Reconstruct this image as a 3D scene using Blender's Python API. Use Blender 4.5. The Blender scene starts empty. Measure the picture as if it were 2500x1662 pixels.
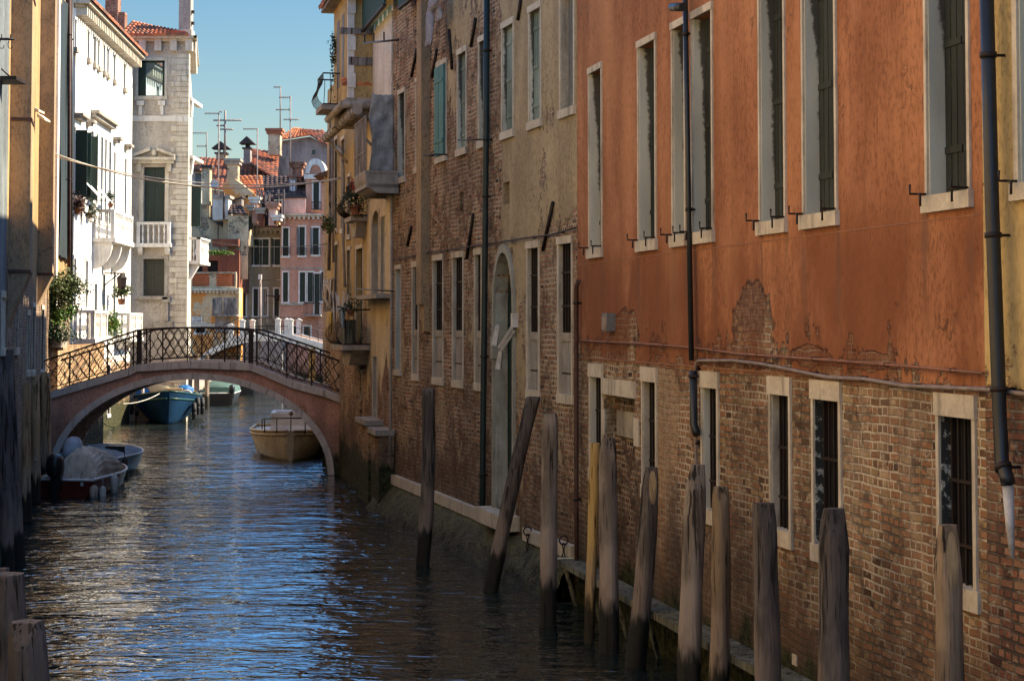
import bpy, bmesh, math, random
from mathutils import Vector, Matrix
random.seed(7)
R = math.radians
sc = bpy.context.scene
COL = sc.collection

# ---------------------------------------------------------------- camera, sky, sun, exposure
F, CAMZ, PITCH = 4200.0, 4.2, R(2.5)
CY = 785.0 - F*math.tan(PITCH)
cam = bpy.data.cameras.new('camera'); camo = bpy.data.objects.new('camera', cam); COL.objects.link(camo)
camo.location = (0, 0, CAMZ); camo.rotation_euler = (math.pi/2+PITCH, 0, 0)
cam.sensor_width = 36; cam.lens = 36*F/2500; cam.shift_y = (CY-831)/2500
cam.clip_start = .1; cam.clip_end = 3000
sc.camera = camo
SAZ, SEL = R(74), R(40)
world = bpy.data.worlds.new('World'); sc.world = world; world.use_nodes = True
wn = world.node_tree
sky = wn.nodes.new('ShaderNodeTexSky'); sky.sky_type = 'NISHITA'; sky.sun_disc = False
sky.sun_elevation = SEL; sky.sun_rotation = SAZ; sky.air_density = 1.5; sky.dust_density = .3; sky.ozone_density = 3
tint = wn.nodes.new('ShaderNodeMix'); tint.data_type = 'RGBA'; tint.blend_type = 'MULTIPLY'; tint.inputs[0].default_value = 1
# clear sky, paler and duller low down, deeper blue overhead
tcw = wn.nodes.new('ShaderNodeTexCoord'); spw = wn.nodes.new('ShaderNodeSeparateXYZ'); wn.links.new(tcw.outputs['Generated'], spw.inputs[0])
rpw = wn.nodes.new('ShaderNodeValToRGB'); wn.links.new(spw.outputs[2], rpw.inputs[0]); ew = rpw.color_ramp.elements
ew[0].position = .02; ew[0].color = (.56, .55, .52, 1); ew[1].position = .62; ew[1].color = (.85, 1.0, 1.2, 1)
for p_, c_ in ((.10, (.39, .44, .47, 1)), (.19, (.29, .40, .48, 1)), (.25, (.52, .95, 1.42, 1)), (.38, (.66, 1.12, 1.62, 1))): e_ = ew.new(p_); e_.color = c_
wn.links.new(rpw.outputs[0], tint.inputs[7])
wn.links.new(sky.outputs[0], tint.inputs[6]); wn.links.new(tint.outputs[2], wn.nodes['Background'].inputs[0])
wn.nodes['Background'].inputs[1].default_value = .085
sl = bpy.data.lights.new('sun', 'SUN'); slo = bpy.data.objects.new('sun', sl); COL.objects.link(slo)
sl.energy = 4.8; sl.angle = R(.5); sl.color = (1, .85, .63)
sdir = Vector((math.sin(SAZ)*math.cos(SEL), math.cos(SAZ)*math.cos(SEL), math.sin(SEL)))
slo.rotation_euler = sdir.to_track_quat('Z', 'Y').to_euler(); slo.location = (20, 60, 40)
sc.view_settings.view_transform = 'Standard'; sc.view_settings.look = 'None'
sc.view_settings.exposure = 1.7; sc.view_settings.gamma = 1
sc.cycles.max_bounces = 8; sc.cycles.diffuse_bounces = 4; sc.cycles.caustics_reflective = False; sc.cycles.caustics_refractive = False
sc.cycles.use_denoising = True

# ---------------------------------------------------------------- photo measurements -> places
def ray(px, py):
    dx = (px-1250)/F; dy = -(py-CY)/F
    return Vector((dx, math.cos(PITCH)-math.sin(PITCH)*dy, math.sin(PITCH)+math.cos(PITCH)*dy))
def at(px, py, Z):
    r = ray(px, py); t = Z/r.y
    return Vector((r.x*t, Z, CAMZ+r.z*t))
def atz(px, py, z):
    r = ray(px, py); t = (z-CAMZ)/r.z
    return Vector((r.x*t, r.y*t, z))
class Wall:
    """a vertical facade plane; local x runs right in the view, local -y towards the canal, z up"""
    def __init__(s, a, b):
        A, B = at(a[0], 785, a[1]), at(b[0], 785, b[1])
        s.A = Vector((A.x, A.y, 0)); d = Vector((B.x-A.x, B.y-A.y, 0)); s.L = d.length; s.d = d.normalized()
        s.inn = Vector((-s.d.y, s.d.x, 0)); s.rz = math.atan2(s.d.y, s.d.x)
    def uz(s, px, py, off=0):
        r = ray(px, py); o = Vector((0, 0, CAMZ))
        P0 = s.A + s.inn*off
        t = (P0-o).dot(s.inn)/r.dot(s.inn); p = o+r*t
        return ((p-s.A).dot(s.d), p.z)
    def u(s, px, py=785, off=0): return s.uz(px, py, off)[0]
    def z(s, px, py, off=0): return s.uz(px, py, off)[1]
    def w(s, u, y, z):
        p = s.A + s.d*u + s.inn*y; return Vector((p.x, p.y, z))

# ---------------------------------------------------------------- objects
def thing(name, label, cat, loc=(0, 0, 0), rz=0, group=None):
    o = bpy.data.objects.new(name, None); COL.objects.link(o)
    o.location = loc; o.rotation_euler = (0, 0, rz); o.empty_display_size = .2
    o['label'] = label; o['category'] = cat
    if group: o['group'] = group
    return o
def tag(o, label, cat, group=None):
    o['label'] = label; o['category'] = cat
    if group: o['group'] = group
    return o

class MB:
    def __init__(s): s.v = []; s.f = []; s.uv = {}; s.sm = set()
    def face(s, pts, smooth=False, uv=None):
        i = len(s.v); s.v += [tuple(p) for p in pts]; s.f.append(tuple(range(i, i+len(pts))))
        if smooth: s.sm.add(len(s.f)-1)
        if uv: s.uv[len(s.f)-1] = uv
        return s
    def grid(s, rows, smooth=True, closed=False, uvf=None):
        i = len(s.v); n = len(rows[0])
        for r in rows: s.v += [tuple(p) for p in r]
        for a in range(len(rows)-1):
            for b in range(n if closed else n-1):
                c = (b+1) % n
                s.f.append((i+a*n+b, i+a*n+c, i+(a+1)*n+c, i+(a+1)*n+b))
                if smooth: s.sm.add(len(s.f)-1)
                if uvf: s.uv[len(s.f)-1] = uvf(a, b)
        return s
    def box(s, x0, x1, y0, y1, z0, z1, T=None):
        x0, x1 = sorted((x0, x1)); y0, y1 = sorted((y0, y1)); z0, z1 = sorted((z0, z1))
        P = [Vector(p) for p in ((x0,y0,z0),(x1,y0,z0),(x1,y1,z0),(x0,y1,z0),(x0,y0,z1),(x1,y0,z1),(x1,y1,z1),(x0,y1,z1))]
        if T is not None: P = [T @ p for p in P]
        i = len(s.v); s.v += [tuple(p) for p in P]
        for q in ((0,3,2,1),(4,5,6,7),(0,1,5,4),(1,2,6,5),(2,3,7,6),(3,0,4,7)): s.f.append(tuple(i+k for k in q))
        return s
    def tube(s, pts, r, n=8, caps=True, smooth=True):
        pts = [Vector(p) for p in pts]; rr = r if isinstance(r, (list, tuple)) else [r]*len(pts)
        rows = []; up = Vector((0, 0, 1)); prev = None
        for k, p in enumerate(pts):
            t = (pts[min(k+1, len(pts)-1)]-pts[max(k-1, 0)]).normalized()
            if prev is None:
                a = t.cross(up)
                if a.length < .2: a = t.cross(Vector((1, 0, 0)))
                a.normalize()
            else: a = (prev - t*prev.dot(t)).normalized()
            prev = a; b = t.cross(a)
            rows.append([p+(a*math.cos(2*math.pi*j/n)+b*math.sin(2*math.pi*j/n))*rr[k] for j in range(n)])
        s.grid(rows, smooth, True)
        if caps: s.face(rows[0][::-1]); s.face(rows[-1])
        return s
    def lathe(s, c, prof, n=10, smooth=True):
        s.grid([[Vector(c)+Vector((r*math.cos(2*math.pi*j/n), r*math.sin(2*math.pi*j/n), z)) for j in range(n)] for r, z in prof], smooth, True)
        s.face([Vector(c)+Vector((prof[-1][0]*math.cos(2*math.pi*j/n), prof[-1][0]*math.sin(2*math.pi*j/n), prof[-1][1])) for j in range(n)])
        return s
    def prism(s, pts, y0, y1):
        """outline of (x,z) points extruded along y"""
        a = [Vector((p[0], y0, p[1])) for p in pts]; b = [Vector((p[0], y1, p[1])) for p in pts]
        s.face(a); s.face(b[::-1])
        for k in range(len(pts)):
            j = (k+1) % len(pts); s.face([a[k], b[k], b[j], a[j]])
        return s
    def ball(s, c, rx, ry=None, rz=None, n=10, m=7):
        ry = ry or rx; rz = rz or rx
        return s.grid([[Vector(c)+Vector((rx*math.sin(math.pi*i/m)*math.cos(2*math.pi*j/n), ry*math.sin(math.pi*i/m)*math.sin(2*math.pi*j/n), rz*math.cos(math.pi*i/m))) for j in range(n)] for i in range(m+1)], True, True)
def part(name, mb, mat, parent=None, label=None, kind=None, sharp=None):
    me = bpy.data.meshes.new(name); me.from_pydata(mb.v, [], mb.f); me.update()
    if mb.uv:
        uvl = me.uv_layers.new(name='UVMap')
        for p in me.polygons:
            u = mb.uv.get(p.index)
            if u:
                for li, c in zip(p.loop_indices, u): uvl.data[li].uv = c
    for p in me.polygons: p.use_smooth = p.index in mb.sm
    bm = bmesh.new(); bm.from_mesh(me)
    if len(mb.v) < 60000: bmesh.ops.remove_doubles(bm, verts=bm.verts, dist=1e-5)
    bmesh.ops.recalc_face_normals(bm, faces=bm.faces)
    bm.to_mesh(me); bm.free()
    o = bpy.data.objects.new(name, me); COL.objects.link(o); me.materials.append(mat)
    if parent: o.parent = parent
    if label: o['label'] = label
    if kind: o['kind'] = kind
    return o

# ---------------------------------------------------------------- node materials
class X:
    def __init__(s, m, k): s.m = m; s.k = k
    def _o(s, op, b=None, c=None): return s.m.math(op, s, b, c)
    def __add__(s, b): return s._o('ADD', b)
    __radd__ = __add__
    def __sub__(s, b): return s._o('SUBTRACT', b)
    def __rsub__(s, b): return s.m.math('SUBTRACT', b, s)
    def __mul__(s, b): return s._o('MULTIPLY', b)
    __rmul__ = __mul__
    def __truediv__(s, b): return s._o('DIVIDE', b)
    def mx(s, b): return s._o('MAXIMUM', b)
    def mn(s, b): return s._o('MINIMUM', b)
    def ab(s): return s._o('ABSOLUTE')
    def st(s, a, b):
        n = s.m.nt.nodes.new('ShaderNodeMapRange'); n.interpolation_type = 'SMOOTHSTEP'
        s.m.link(s, n.inputs[0]); n.inputs[1].default_value = a; n.inputs[2].default_value = b
        return X(s.m, n.outputs[0])
class Mat:
    def __init__(s, name, rough=.8, metal=0, spec=.3):
        s.mat = bpy.data.materials.new(name); s.mat.use_nodes = True; s.nt = s.mat.node_tree
        s.b = s.nt.nodes['Principled BSDF']; s.b.inputs['Roughness'].default_value = rough
        s.b.inputs['Metallic'].default_value = metal; s.b.inputs['Specular IOR Level'].default_value = spec
        s.tc = s.nt.nodes.new('ShaderNodeTexCoord')
        sp = s.nt.nodes.new('ShaderNodeSeparateXYZ'); s.nt.links.new(s.tc.outputs['Object'], sp.inputs[0])
        s.x, s.y, s.z = X(s, sp.outputs[0]), X(s, sp.outputs[1]), X(s, sp.outputs[2])
        s.u = s.x+s.y
    def link(s, a, inp):
        if isinstance(a, X): s.nt.links.new(a.k, inp)
        elif isinstance(a, (int, float)): inp.default_value = a if inp.type == 'VALUE' else (a, a, a, 1)
        elif isinstance(a, (tuple, list)): inp.default_value = (a[0], a[1], a[2], 1) if inp.type == 'RGBA' else a
        else: s.nt.links.new(a, inp)
    def math(s, op, a, b=None, c=None):
        n = s.nt.nodes.new('ShaderNodeMath'); n.operation = op; s.link(a, n.inputs[0])
        if b is not None: s.link(b, n.inputs[1])
        if c is not None: s.link(c, n.inputs[2])
        return X(s, n.outputs[0])
    def comb(s, x, y, z=0):
        n = s.nt.nodes.new('ShaderNodeCombineXYZ'); s.link(x, n.inputs[0]); s.link(y, n.inputs[1]); s.link(z, n.inputs[2])
        return n.outputs[0]
    def noise(s, sc=1., det=3, sx=1., sy=1., sz=1., seed=0., rough=.55, dist=0.):
        n = s.nt.nodes.new('ShaderNodeTexNoise'); n.inputs['Scale'].default_value = sc; n.inputs['Detail'].default_value = det
        n.inputs['Roughness'].default_value = rough; n.inputs['Distortion'].default_value = dist
        s.nt.links.new(s.comb(s.x*sx+seed, s.y*sy+seed*.7, s.z*sz), n.inputs['Vector'])
        return X(s, n.outputs[0])
    def mix(s, f, a, b, mode='MIX'):
        n = s.nt.nodes.new('ShaderNodeMix'); n.data_type = 'RGBA'; n.blend_type = mode
        s.link(f, n.inputs[0]); s.link(a, n.inputs[6]); s.link(b, n.inputs[7]); return n.outputs[2]
    def color(s, c): s.link(c, s.b.inputs['Base Color']); return s
    def rough(s, r): s.link(r, s.b.inputs['Roughness']); return s
    def bump(s, h, strength=.5, dist=.02):
        n = s.nt.nodes.new('ShaderNodeBump'); n.inputs['Strength'].default_value = strength; n.inputs['Distance'].default_value = dist
        s.link(h, n.inputs['Height']); s.nt.links.new(n.outputs[0], s.b.inputs['Normal']); return s
    def brick(s, c1, c2, mo, bw=.205, rh=.08, ms=.015, wob=.014):
        n = s.nt.nodes.new('ShaderNodeTexBrick'); n.inputs['Scale'].default_value = 1
        n.inputs['Brick Width'].default_value = bw; n.inputs['Row Height'].default_value = rh
        n.inputs['Mortar Size'].default_value = ms; n.inputs['Mortar Smooth'].default_value = .35; n.inputs['Bias'].default_value = -.1
        n.offset = .5; n.squash = .52; n.squash_frequency = 2
        s.link((0, 0, 0), n.inputs[1]); s.link((1, 1, 1), n.inputs[2]); s.link((.5, .5, .5), n.inputs[3]); n.inputs['Bias'].default_value = 0
        w1 = s.noise(1.1, 3, seed=3); w2 = s.noise(5, 2, seed=9)
        s.nt.links.new(s.comb(s.u+(w2-.5)*wob*2, s.z+(w1-.5)*wob*7+(w2-.5)*wob), n.inputs['Vector'])
        rp = s.nt.nodes.new('ShaderNodeValToRGB'); el = rp.color_ramp.elements
        dk = tuple(x*.30 for x in c2); tn = (c1[0]*1.05, c1[1]*1.55, c1[2]*1.6); pk = (c1[0]*1.35, c1[1]*1.9, c1[2]*2.3)
        cs = [(0, dk), (.16, c2), (.34, c1), (.5, tuple((a+b)/2 for a, b in zip(c1, c2))), (.64, tn), (.78, c2), (.9, c1), (1, pk)]
        el[0].position = 0; el[0].color = dk+(1,); el[1].position = 1; el[1].color = pk+(1,)
        for p_, c_ in cs[1:-1]: e_ = el.new(p_); e_.color = tuple(c_)+(1,)
        s.nt.links.new(n.outputs[0], rp.inputs[0])
        bf = X(s, n.outputs[1]); wv = s.noise(3.2, 3, seed=44)
        moc = s.mix(wv.st(.42, .6), mo, tuple(x*.22 for x in mo))
        return s.mix(bf, rp.outputs[0], moc), bf
def hexc(h, k=1.):
    h = h.lstrip('#'); return tuple(((int(h[i:i+2], 16)/255.)**2.2)*k for i in (0, 2, 4))

def simple(name, c, c2=None, rough=.7, metal=0, spec=.3, sc_=6, streak=1., bump=.3, bd=.01):
    m = Mat(name, rough, metal, spec); c2 = c2 or tuple(x*.6 for x in c)
    n = m.noise(sc_, 4, sz=streak, seed=len(name)); n2 = m.noise(sc_*7, 2)
    m.color(m.mix((n*.75+n2*.3).st(.3, .75), c2, c)); m.bump(n+n2*.4, bump, bd)
    return m.mat
def wall_mat(name, p1, p2, b1=(.30,.115,.06), b2=(.17,.075,.045), mo=(.34,.27,.19), cover=None, algae=.9, grime=.35, streak=.5, bk=1., extra=None):
    m = Mat(name, .9, 0, .15)
    nbig = m.noise(.35, 4, seed=1.3); nst = m.noise(2.2, 4, sz=.16, seed=4.1); nf = m.noise(14, 3, seed=2); nmid = m.noise(1.6, 5, seed=7.7, sz=.6)
    pc = m.mix((nst*.55+nmid*.35+nbig*.25-.08).st(.34, .68), p2, p1)
    pc = m.mix(nf.st(.5, .8)*.35, pc, tuple(x*.55 for x in p2))
    pc = m.mix((m.noise(26, 4, sz=.45, seed=19, rough=.75)).st(.46, .66)*.62, pc, tuple(x*.4 for x in p2))
    pc = m.mix((m.noise(.9, 5, sz=.7, seed=23, rough=.65)).st(.48, .7)*.5, pc, tuple(min(1, x*1.12+.03) for x in p1))
    h = nf*.25+nmid*.3
    col = pc
    if cover is not None:
        bc, bf = m.brick(b1, b2, mo)
        # single bricks differ: burnt, pale and salt-whitened ones
        bc = m.mix((nbig*.5+nst*.6).st(.52, .8)*.45, bc, (.40, .33, .25))
        bc = m.mix((m.noise(.8, 4, seed=31, sz=.5)).st(.42, .72)*.62, bc, (.085, .05, .032))
        bc = m.mix((m.noise(7, 5, seed=37, sz=1.6, rough=.7)).st(.56, .66)*.7, bc, (.42, .34, .24))
        bc = m.mix((m.noise(17, 4, seed=39, rough=.7)).st(.55, .70)*.6, bc, (.035, .022, .016))
        cv = cover(m)
        col = m.mix(cv, bc, pc)
        h = m.math('ADD', (1-bf)*(1-cv)*.9, cv*(1.6+nf*.12+nmid*.2)) + (1-cv)*m.noise(40, 2)*.35
    vc = m.nt.nodes.new('ShaderNodeTexVoronoi'); vc.feature = 'DISTANCE_TO_EDGE'; vc.inputs['Scale'].default_value = .8
    m.nt.links.new(m.comb(m.u*1.3+(m.noise(2.2, 4, seed=51)-.5)*1.3, m.z*.7+(m.noise(2.0, 4, seed=53)-.5)*1.3), vc.inputs['Vector'])
    ck = (1-X(m, vc.outputs[0]).st(.002, .010))*(m.noise(.7, 3, seed=57)).st(.5, .6)
    col = m.mix(ck*.75, col, (.05, .03, .02))
    if extra: col = extra(m, col)
    # run-off streaks and damp from the canal
    col = m.mix((m.noise(3.4, 3, sz=.12, seed=21)).st(.55, .8)*streak, col, tuple(x*.45 for x in p2))
    damp = (m.noise(1.4, 4, seed=12)*1.6+(1.9-m.z)*.75-.45).st(.3, 1.1)
    col = m.mix(damp*grime*1.4, col, (.075, .05, .036))
    if algae:
        al = ((algae-m.z)*2.2+(m.noise(2.5, 4, seed=3, sz=.6)-.5)*2.4).st(-.2, .5)
        col = m.mix(al*.93, col, m.mix(m.noise(9, 3).st(.35, .65), (.008, .012, .006), (.05, .055, .02)))
    m.color(col); m.bump(h, 1, .03)
    return m.mat

# ---------------------------------------------------------------- walls in plan
WR = Wall((1410, 25.97), (2420, 13.55))      # orange house and its neighbour
WK = Wall((945, 39.0), (1410, 25.97))        # brown brick house
WY = Wall((797, 50.9), (957, 38.5))          # white and yellow houses by the bridge
WL = Wall((277-7980/14., 14.), (277-7980/49.5, 49.5))   # left bank before the bridge
WL2 = Wall((277-7980/49.5, 49.5), (178, 60))
WF = Wall((178, 60), (316, 72.3))            # sunlit white palace
WT = Wall((300, 73.5), (455, 73.5))          # corner tower

def ell(m, W, px, py, ru, rz, seed, k=1.5):
    u, z = W.uz(px, py)
    a = (m.u-u)*(1/ru); b = (m.z-z)*(1/rz)
    return 1-(a*a+b*b+(m.noise(2.6, 9, seed=seed, sz=.55, rough=.74)-.5)*2*k).st(.8, 1.0)

# ---------------------------------------------------------------- materials
def c_orange(m):
    e = (m.z-3.66+(m.noise(3, 3, seed=8)-.5)*.08).st(-.015, .02)
    p = ell(m, WR, 1838, 800, .62, .5, 33).mx(ell(m, WR, 1528, 812, .62, .34, 41, 1.2)).mx(ell(m, WR, 1975, 868, .5, .12, 51)).mx(ell(m, WR, 2130, 882, .35, .1, 61))
    q = ((4.0-m.z)*2.2+(m.noise(1.5, 9, seed=93, sz=.7, rough=.7)-.55)*9).st(0, .12)
    return e*(1-p)*(1-q)
def x_orange(m, col):
    b = ((m.z-3.5).st(0, .3))*((5.6-m.z).st(-.2, .9))*(m.noise(.75, 5, seed=71, sz=.45, rough=.62)).st(.38, .58)
    col = m.mix(b*.8, col, (.17, .058, .024))
    r = ell(m, WR, 1838, 752, .52, .30, 77)*(m.z-3.66).st(0, .02)
    col = m.mix(r*.85, col, m.mix(m.noise(14, 4).st(.4, .65), (.12, .06, .04), (.24, .14, .09)))
    sl = ((3.62-m.z).st(0, .05))*ell(m, WR, 1615, 1010, .75, .9, 79, 1.1)
    col = m.mix(sl*.55, col, m.mix(m.noise(9, 3, sz=2).st(.4, .6), (.30, .2, .11), (.46, .36, .23)))
    sk = None
    for px in (1430, 1471, 1557, 1606, 1644, 1676, 1694, 1745, 1855, 1920, 1963, 2046, 2258, 2372):
        g = 1-((m.u-WR.u(px, 600)).ab()+(m.noise(3, 3, seed=px*.37, sz=.8)-.5)*.10).st(.02, .13)
        sk = g if sk is None else sk.mx(g)
    sk = sk*((m.z-4.1).st(-.5, .9))*((5.13-m.z).st(0, .02))*(m.noise(12, 4, sz=.1, seed=88)).st(.35, .6)
    col = m.mix(sk*.7, col, (.13, .07, .045))
    col = m.mix((m.noise(9, 4, sz=.07, seed=91, rough=.7)).st(.55, .68)*.4, col, (.16, .065, .03))
    return m.mix((m.noise(.5, 3, seed=83, sz=.35)).st(.45, .7)*.3, col, (.60, .30, .14))
M_ORANGE = wall_mat('orange_plaster_over_brick', (.43, .185, .086), (.25, .10, .046), extra=x_orange, b1=(.30, .145, .07), b2=(.18, .10, .052), mo=(.50, .42, .30), cover=c_orange, algae=.85, grime=.55, streak=.32)
M_PALE = wall_mat('pale_yellow_plaster', (.56, .40, .16), (.42, .30, .13), cover=lambda m: ((m.z-3.7)*1.5+(m.noise(1.7, 5, seed=2)-.5)*3).st(-.2, .05), streak=.2)
def c_brown(m):
    n = m.noise(1.25, 6, seed=6.3, sz=.6, rough=.68)
    r = (m.u-WK.u(1236)).st(-.5, .2)*((m.z-5.75).st(-.5, .5))*(.27+(m.z-8.2).st(-.6, .6)*.13)+(m.u-WK.u(1092)).st(-.2, .2)*(WK.u(1185)-m.u).st(-.2, .2)*(m.z-8.3).st(-.6, .4)*.16-(WK.u(1060)-m.u).st(-.2, .2)*.06
    l = (WK.u(1012)-m.u).st(0, .8)*.12+(m.u-WK.u(1228)).st(-.2, .1)*(WK.u(1288)-m.u).st(-.2, .1)*.2*(m.z-3.2).st(-.6, .6)
    return (n+r+l+(m.noise(6, 5, seed=16, sz=.5, rough=.7)-.5)*.42).st(.60, .63)
M_BROWN = wall_mat('worn_brick_with_plaster_remains', (.44, .34, .20), (.30, .23, .14), b1=(.31, .135, .065), b2=(.18, .09, .05), mo=(.50, .42, .30), cover=c_brown, algae=.5, grime=.45, streak=.3)
M_CREAM = wall_mat('cream_plaster', (.66, .55, .36), (.46, .35, .20), cover=lambda m: ((m.z-3.1)*.9+(m.noise(1.5, 5, seed=4, sz=.4)-.5)*5).st(-.3, .1), algae=1., streak=.3)
M_WHITEP = wall_mat('white_plaster', (.72, .68, .60), (.52, .46, .38), algae=0, streak=.25, grime=0)
M_YELLOW = wall_mat('yellow_plaster', (.52, .37, .15), (.34, .23, .10), cover=lambda m: ((m.z-4.4)*1.2+(m.noise(1.5, 5, seed=14, sz=.4)-.5)*5).st(-.4, .0), b1=(.42, .21, .10), b2=(.30, .14, .07), algae=1., streak=.45)
M_TANBR = wall_mat('tan_brick', (.4, .3, .2), (.3, .2, .12), b1=(.46, .25, .12), b2=(.33, .17, .08), mo=(.42, .32, .2), cover=lambda m: (m.noise(2, 2)).st(2, 3), algae=1.1)
M_LGREY = wall_mat('grey_blue_stucco', (.17, .20, .21), (.10, .11, .115), cover=lambda m: ((m.z-3.3)+(m.noise(1.3, 5, seed=4)-.5)*4).st(-.3, .1), algae=.7, grime=.25, b1=(.36, .24, .18), b2=(.25, .17, .13))
M_LOCHRE = wall_mat('ochre_stucco', (.46, .30, .13), (.30, .19, .09), cover=lambda m: ((m.z-5.2)*.7+(m.noise(1.3, 6, seed=24, sz=.5)-.5)*4).st(-.1, .25), algae=.7, grime=.25, b1=(.36, .22, .15), b2=(.25, .16, .11))
M_BREAST = wall_mat('brown_grey_stucco', (.42, .28, .14), (.24, .18, .12), algae=0, grime=0, streak=.5)
M_LNEAR = wall_mat('warm_render', (.74, .58, .38), (.62, .46, .28), algae=.9, streak=.2)
M_FACADE = wall_mat('whitewashed_render', (.82, .79, .72), (.72, .66, .56), cover=lambda m: ((m.z-2.6)+(m.noise(1.3, 4)-.5)*1.2).st(-.1, .05), b1=(.5, .26, .14), b2=(.36, .18, .1), algae=1.1, streak=.12, grime=.25)
M_TOWER = wall_mat('tower_grey_render', (.50, .44, .36), (.36, .31, .25), algae=0, grime=.2, streak=.45)
M_PINK = wall_mat('pink_plaster', (.56, .31, .21), (.44, .22, .15), algae=1, streak=.25)
M_PINKL = wall_mat('pale_pink_plaster', (.66, .42, .33), (.5, .3, .24), algae=0, streak=.3, grime=0)
M_OLIVE = wall_mat('olive_grey_plaster', (.33, .28, .18), (.25, .20, .13), algae=1, streak=.25)
M_PEEL = wall_mat('peeling_cream_plaster', (.66, .54, .34), (.45, .33, .2), cover=lambda m: (m.noise(.9, 5, seed=5)).st(.40, .44), b1=(.55, .42, .28), b2=(.42, .28, .17), algae=0, grime=0)
M_OPEEL = wall_mat('orange_peeling_plaster', (.64, .50, .32), (.52, .38, .22), extra=lambda m, col: m.mix((m.noise(.85, 7, seed=66, sz=.7, rough=.68)).st(.47, .52), col, (.58, .25, .07)), algae=0, grime=0)
M_GREYW = wall_mat('grey_weathered_render', (.36, .32, .29), (.20, .17, .15), algae=0, grime=0, streak=.6)
M_BRIDGE = wall_mat('salmon_bridge_plaster', (.66, .36, .25), (.40, .22, .15), algae=.6, grime=.35, streak=.6)
M_REDBR = wall_mat('red_brown_wood', (.25, .09, .05), (.15, .06, .04), algae=0, grime=0)

def m_stone(name, c1, c2, stain=.5, seed=0, spec=.3):
    m = Mat(name, .75, 0, spec)
    n = m.noise(2.5, 4, seed=seed); v = m.noise(7, 4, sz=.18, seed=seed+3); f = m.noise(22, 3)
    c = m.mix((n*.6+f*.35).st(.3, .7), c2, c1)
    c = m.mix((v).st(.5, .72)*stain, c, (.10, .085, .065))
    m.color(c); m.bump(n*.5+f*.5, .5, .012); return m.mat
STONE = m_stone('istrian_stone', (.62, .56, .44), (.42, .36, .27))
STONE_D = m_stone('dirty_stone', (.42, .37, .30), (.24, .21, .17), .7, 4)
STONE_W = m_stone('white_stone', (.72, .69, .62), (.55, .51, .45), .35, 2)
CONCRETE = m_stone('grey_concrete', (.36, .33, .29), (.24, .22, .19), .6, 8)
def m_jamb():
    m = Mat('grey_green_jamb_plaster', .8, 0, .2)
    n = m.noise(1.6, 4, sz=.35); f = m.noise(16, 4, seed=4)
    c = m.mix(n.st(.3, .7), (.42, .42, .35), (.60, .60, .50))
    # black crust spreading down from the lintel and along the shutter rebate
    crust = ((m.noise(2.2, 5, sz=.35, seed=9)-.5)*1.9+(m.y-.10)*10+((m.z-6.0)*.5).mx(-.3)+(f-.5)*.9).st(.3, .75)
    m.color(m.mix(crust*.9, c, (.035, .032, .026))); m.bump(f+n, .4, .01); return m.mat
JAMB = m_jamb()
JAMB_L = m_stone('worn_jamb', (.48, .44, .35), (.32, .28, .21), .6, 9)
def m_jambd():
    m = Mat('blackened_jamb', .8, 0, .2); f = m.noise(13, 5, seed=4, rough=.7); n = m.noise(1.5, 3)
    m.color(m.mix((f+n*.3).st(.70, .78), (.035, .038, .034), (.42, .42, .37))); m.bump(f, .5, .01); return m.mat
JAMB_D = m_jambd()
def m_wood(name, c1, c2, wet=False, seed=0, cut=None):
    m = Mat(name, .82, 0, .25)
    g = m.noise(9, 5, sz=.10, seed=seed, rough=.65); g2 = m.noise(30, 3, sz=.06, seed=seed+2); k = m.noise(1.2, 3, seed=seed+5, sz=.6)
    c = m.mix((g*.6+k*.4).st(.35, .65), c2, c1)
    c = m.mix(g2.st(.56, .64)*.75, c, tuple(x*.25 for x in c2))
    ck = m.noise(15, 3, sz=.045, seed=seed+8, dist=.3).st(.60, .635)
    c = m.mix(m.noise(2.2, 4, seed=seed+4, sz=.5).st(.5, .66)*.5, c, tuple(min(1, x*1.7) for x in c1))
    if cut:
        q = ((m.x-cut[0])/cut[2]); w_ = ((m.z-cut[1])/cut[3]); e = (1-(q*q+w_*w_+(m.noise(9, 3, seed=3)-.5)*.25).st(.92, 1.02))*((cut[4]-m.y).st(0, .01))
        c = m.mix(e*.9, c, m.mix(m.noise(14, 4, sz=.2).st(.35, .65), (.30, .21, .10), (.44, .32, .17)))
    c = m.mix(ck*.9, c, (.01, .008, .006))
    if wet:
        w = ((.62-m.z)*3+(m.noise(10, 3, sz=.2, seed=seed)-.5)*2.4).st(-.3, .4)
        p = ((m.z-.5)*2.2).st(0, .3)*((1.35-m.z)*1.4+(m.noise(9, 3, sz=.15, seed=seed)-.5)*2.2).st(0, .6)
        c = m.mix(p*.4, c, (.34, .26, .20))
        c = m.mix(w*.95, c, (.012, .012, .008))
    m.color(c); m.bump(g+g2*.7-ck*1.5, .9, .02); return m.mat
WCOL = [((.22, .185, .15), (.10, .08, .063)), ((.13, .11, .09), (.055, .046, .038)), ((.24, .175, .11), (.12, .08, .05)), ((.46, .32, .12), (.26, .17, .06)), ((.40, .27, .14), (.24, .15, .075))]
WOODS = [m_wood('weathered_pile_wood_grey', (.22, .185, .15), (.10, .08, .063), True, 1), m_wood('weathered_pile_wood_dark', (.12, .10, .085), (.05, .042, .036), True, 2),
         m_wood('weathered_pile_wood_brown', (.22, .16, .10), (.11, .075, .045), True, 3), m_wood('fresh_pile_wood', (.46, .32, .12), (.26, .17, .06), True, 4), m_wood('light_brown_pile_wood', (.40, .27, .14), (.24, .15, .075), True, 14)]
PLANK = m_wood('grey_green_plank', (.16, .155, .11), (.08, .08, .055), False, 6)
CUT = m_wood('pale_cut_wood', (.40, .30, .16), (.28, .20, .10), False, 7)
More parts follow.
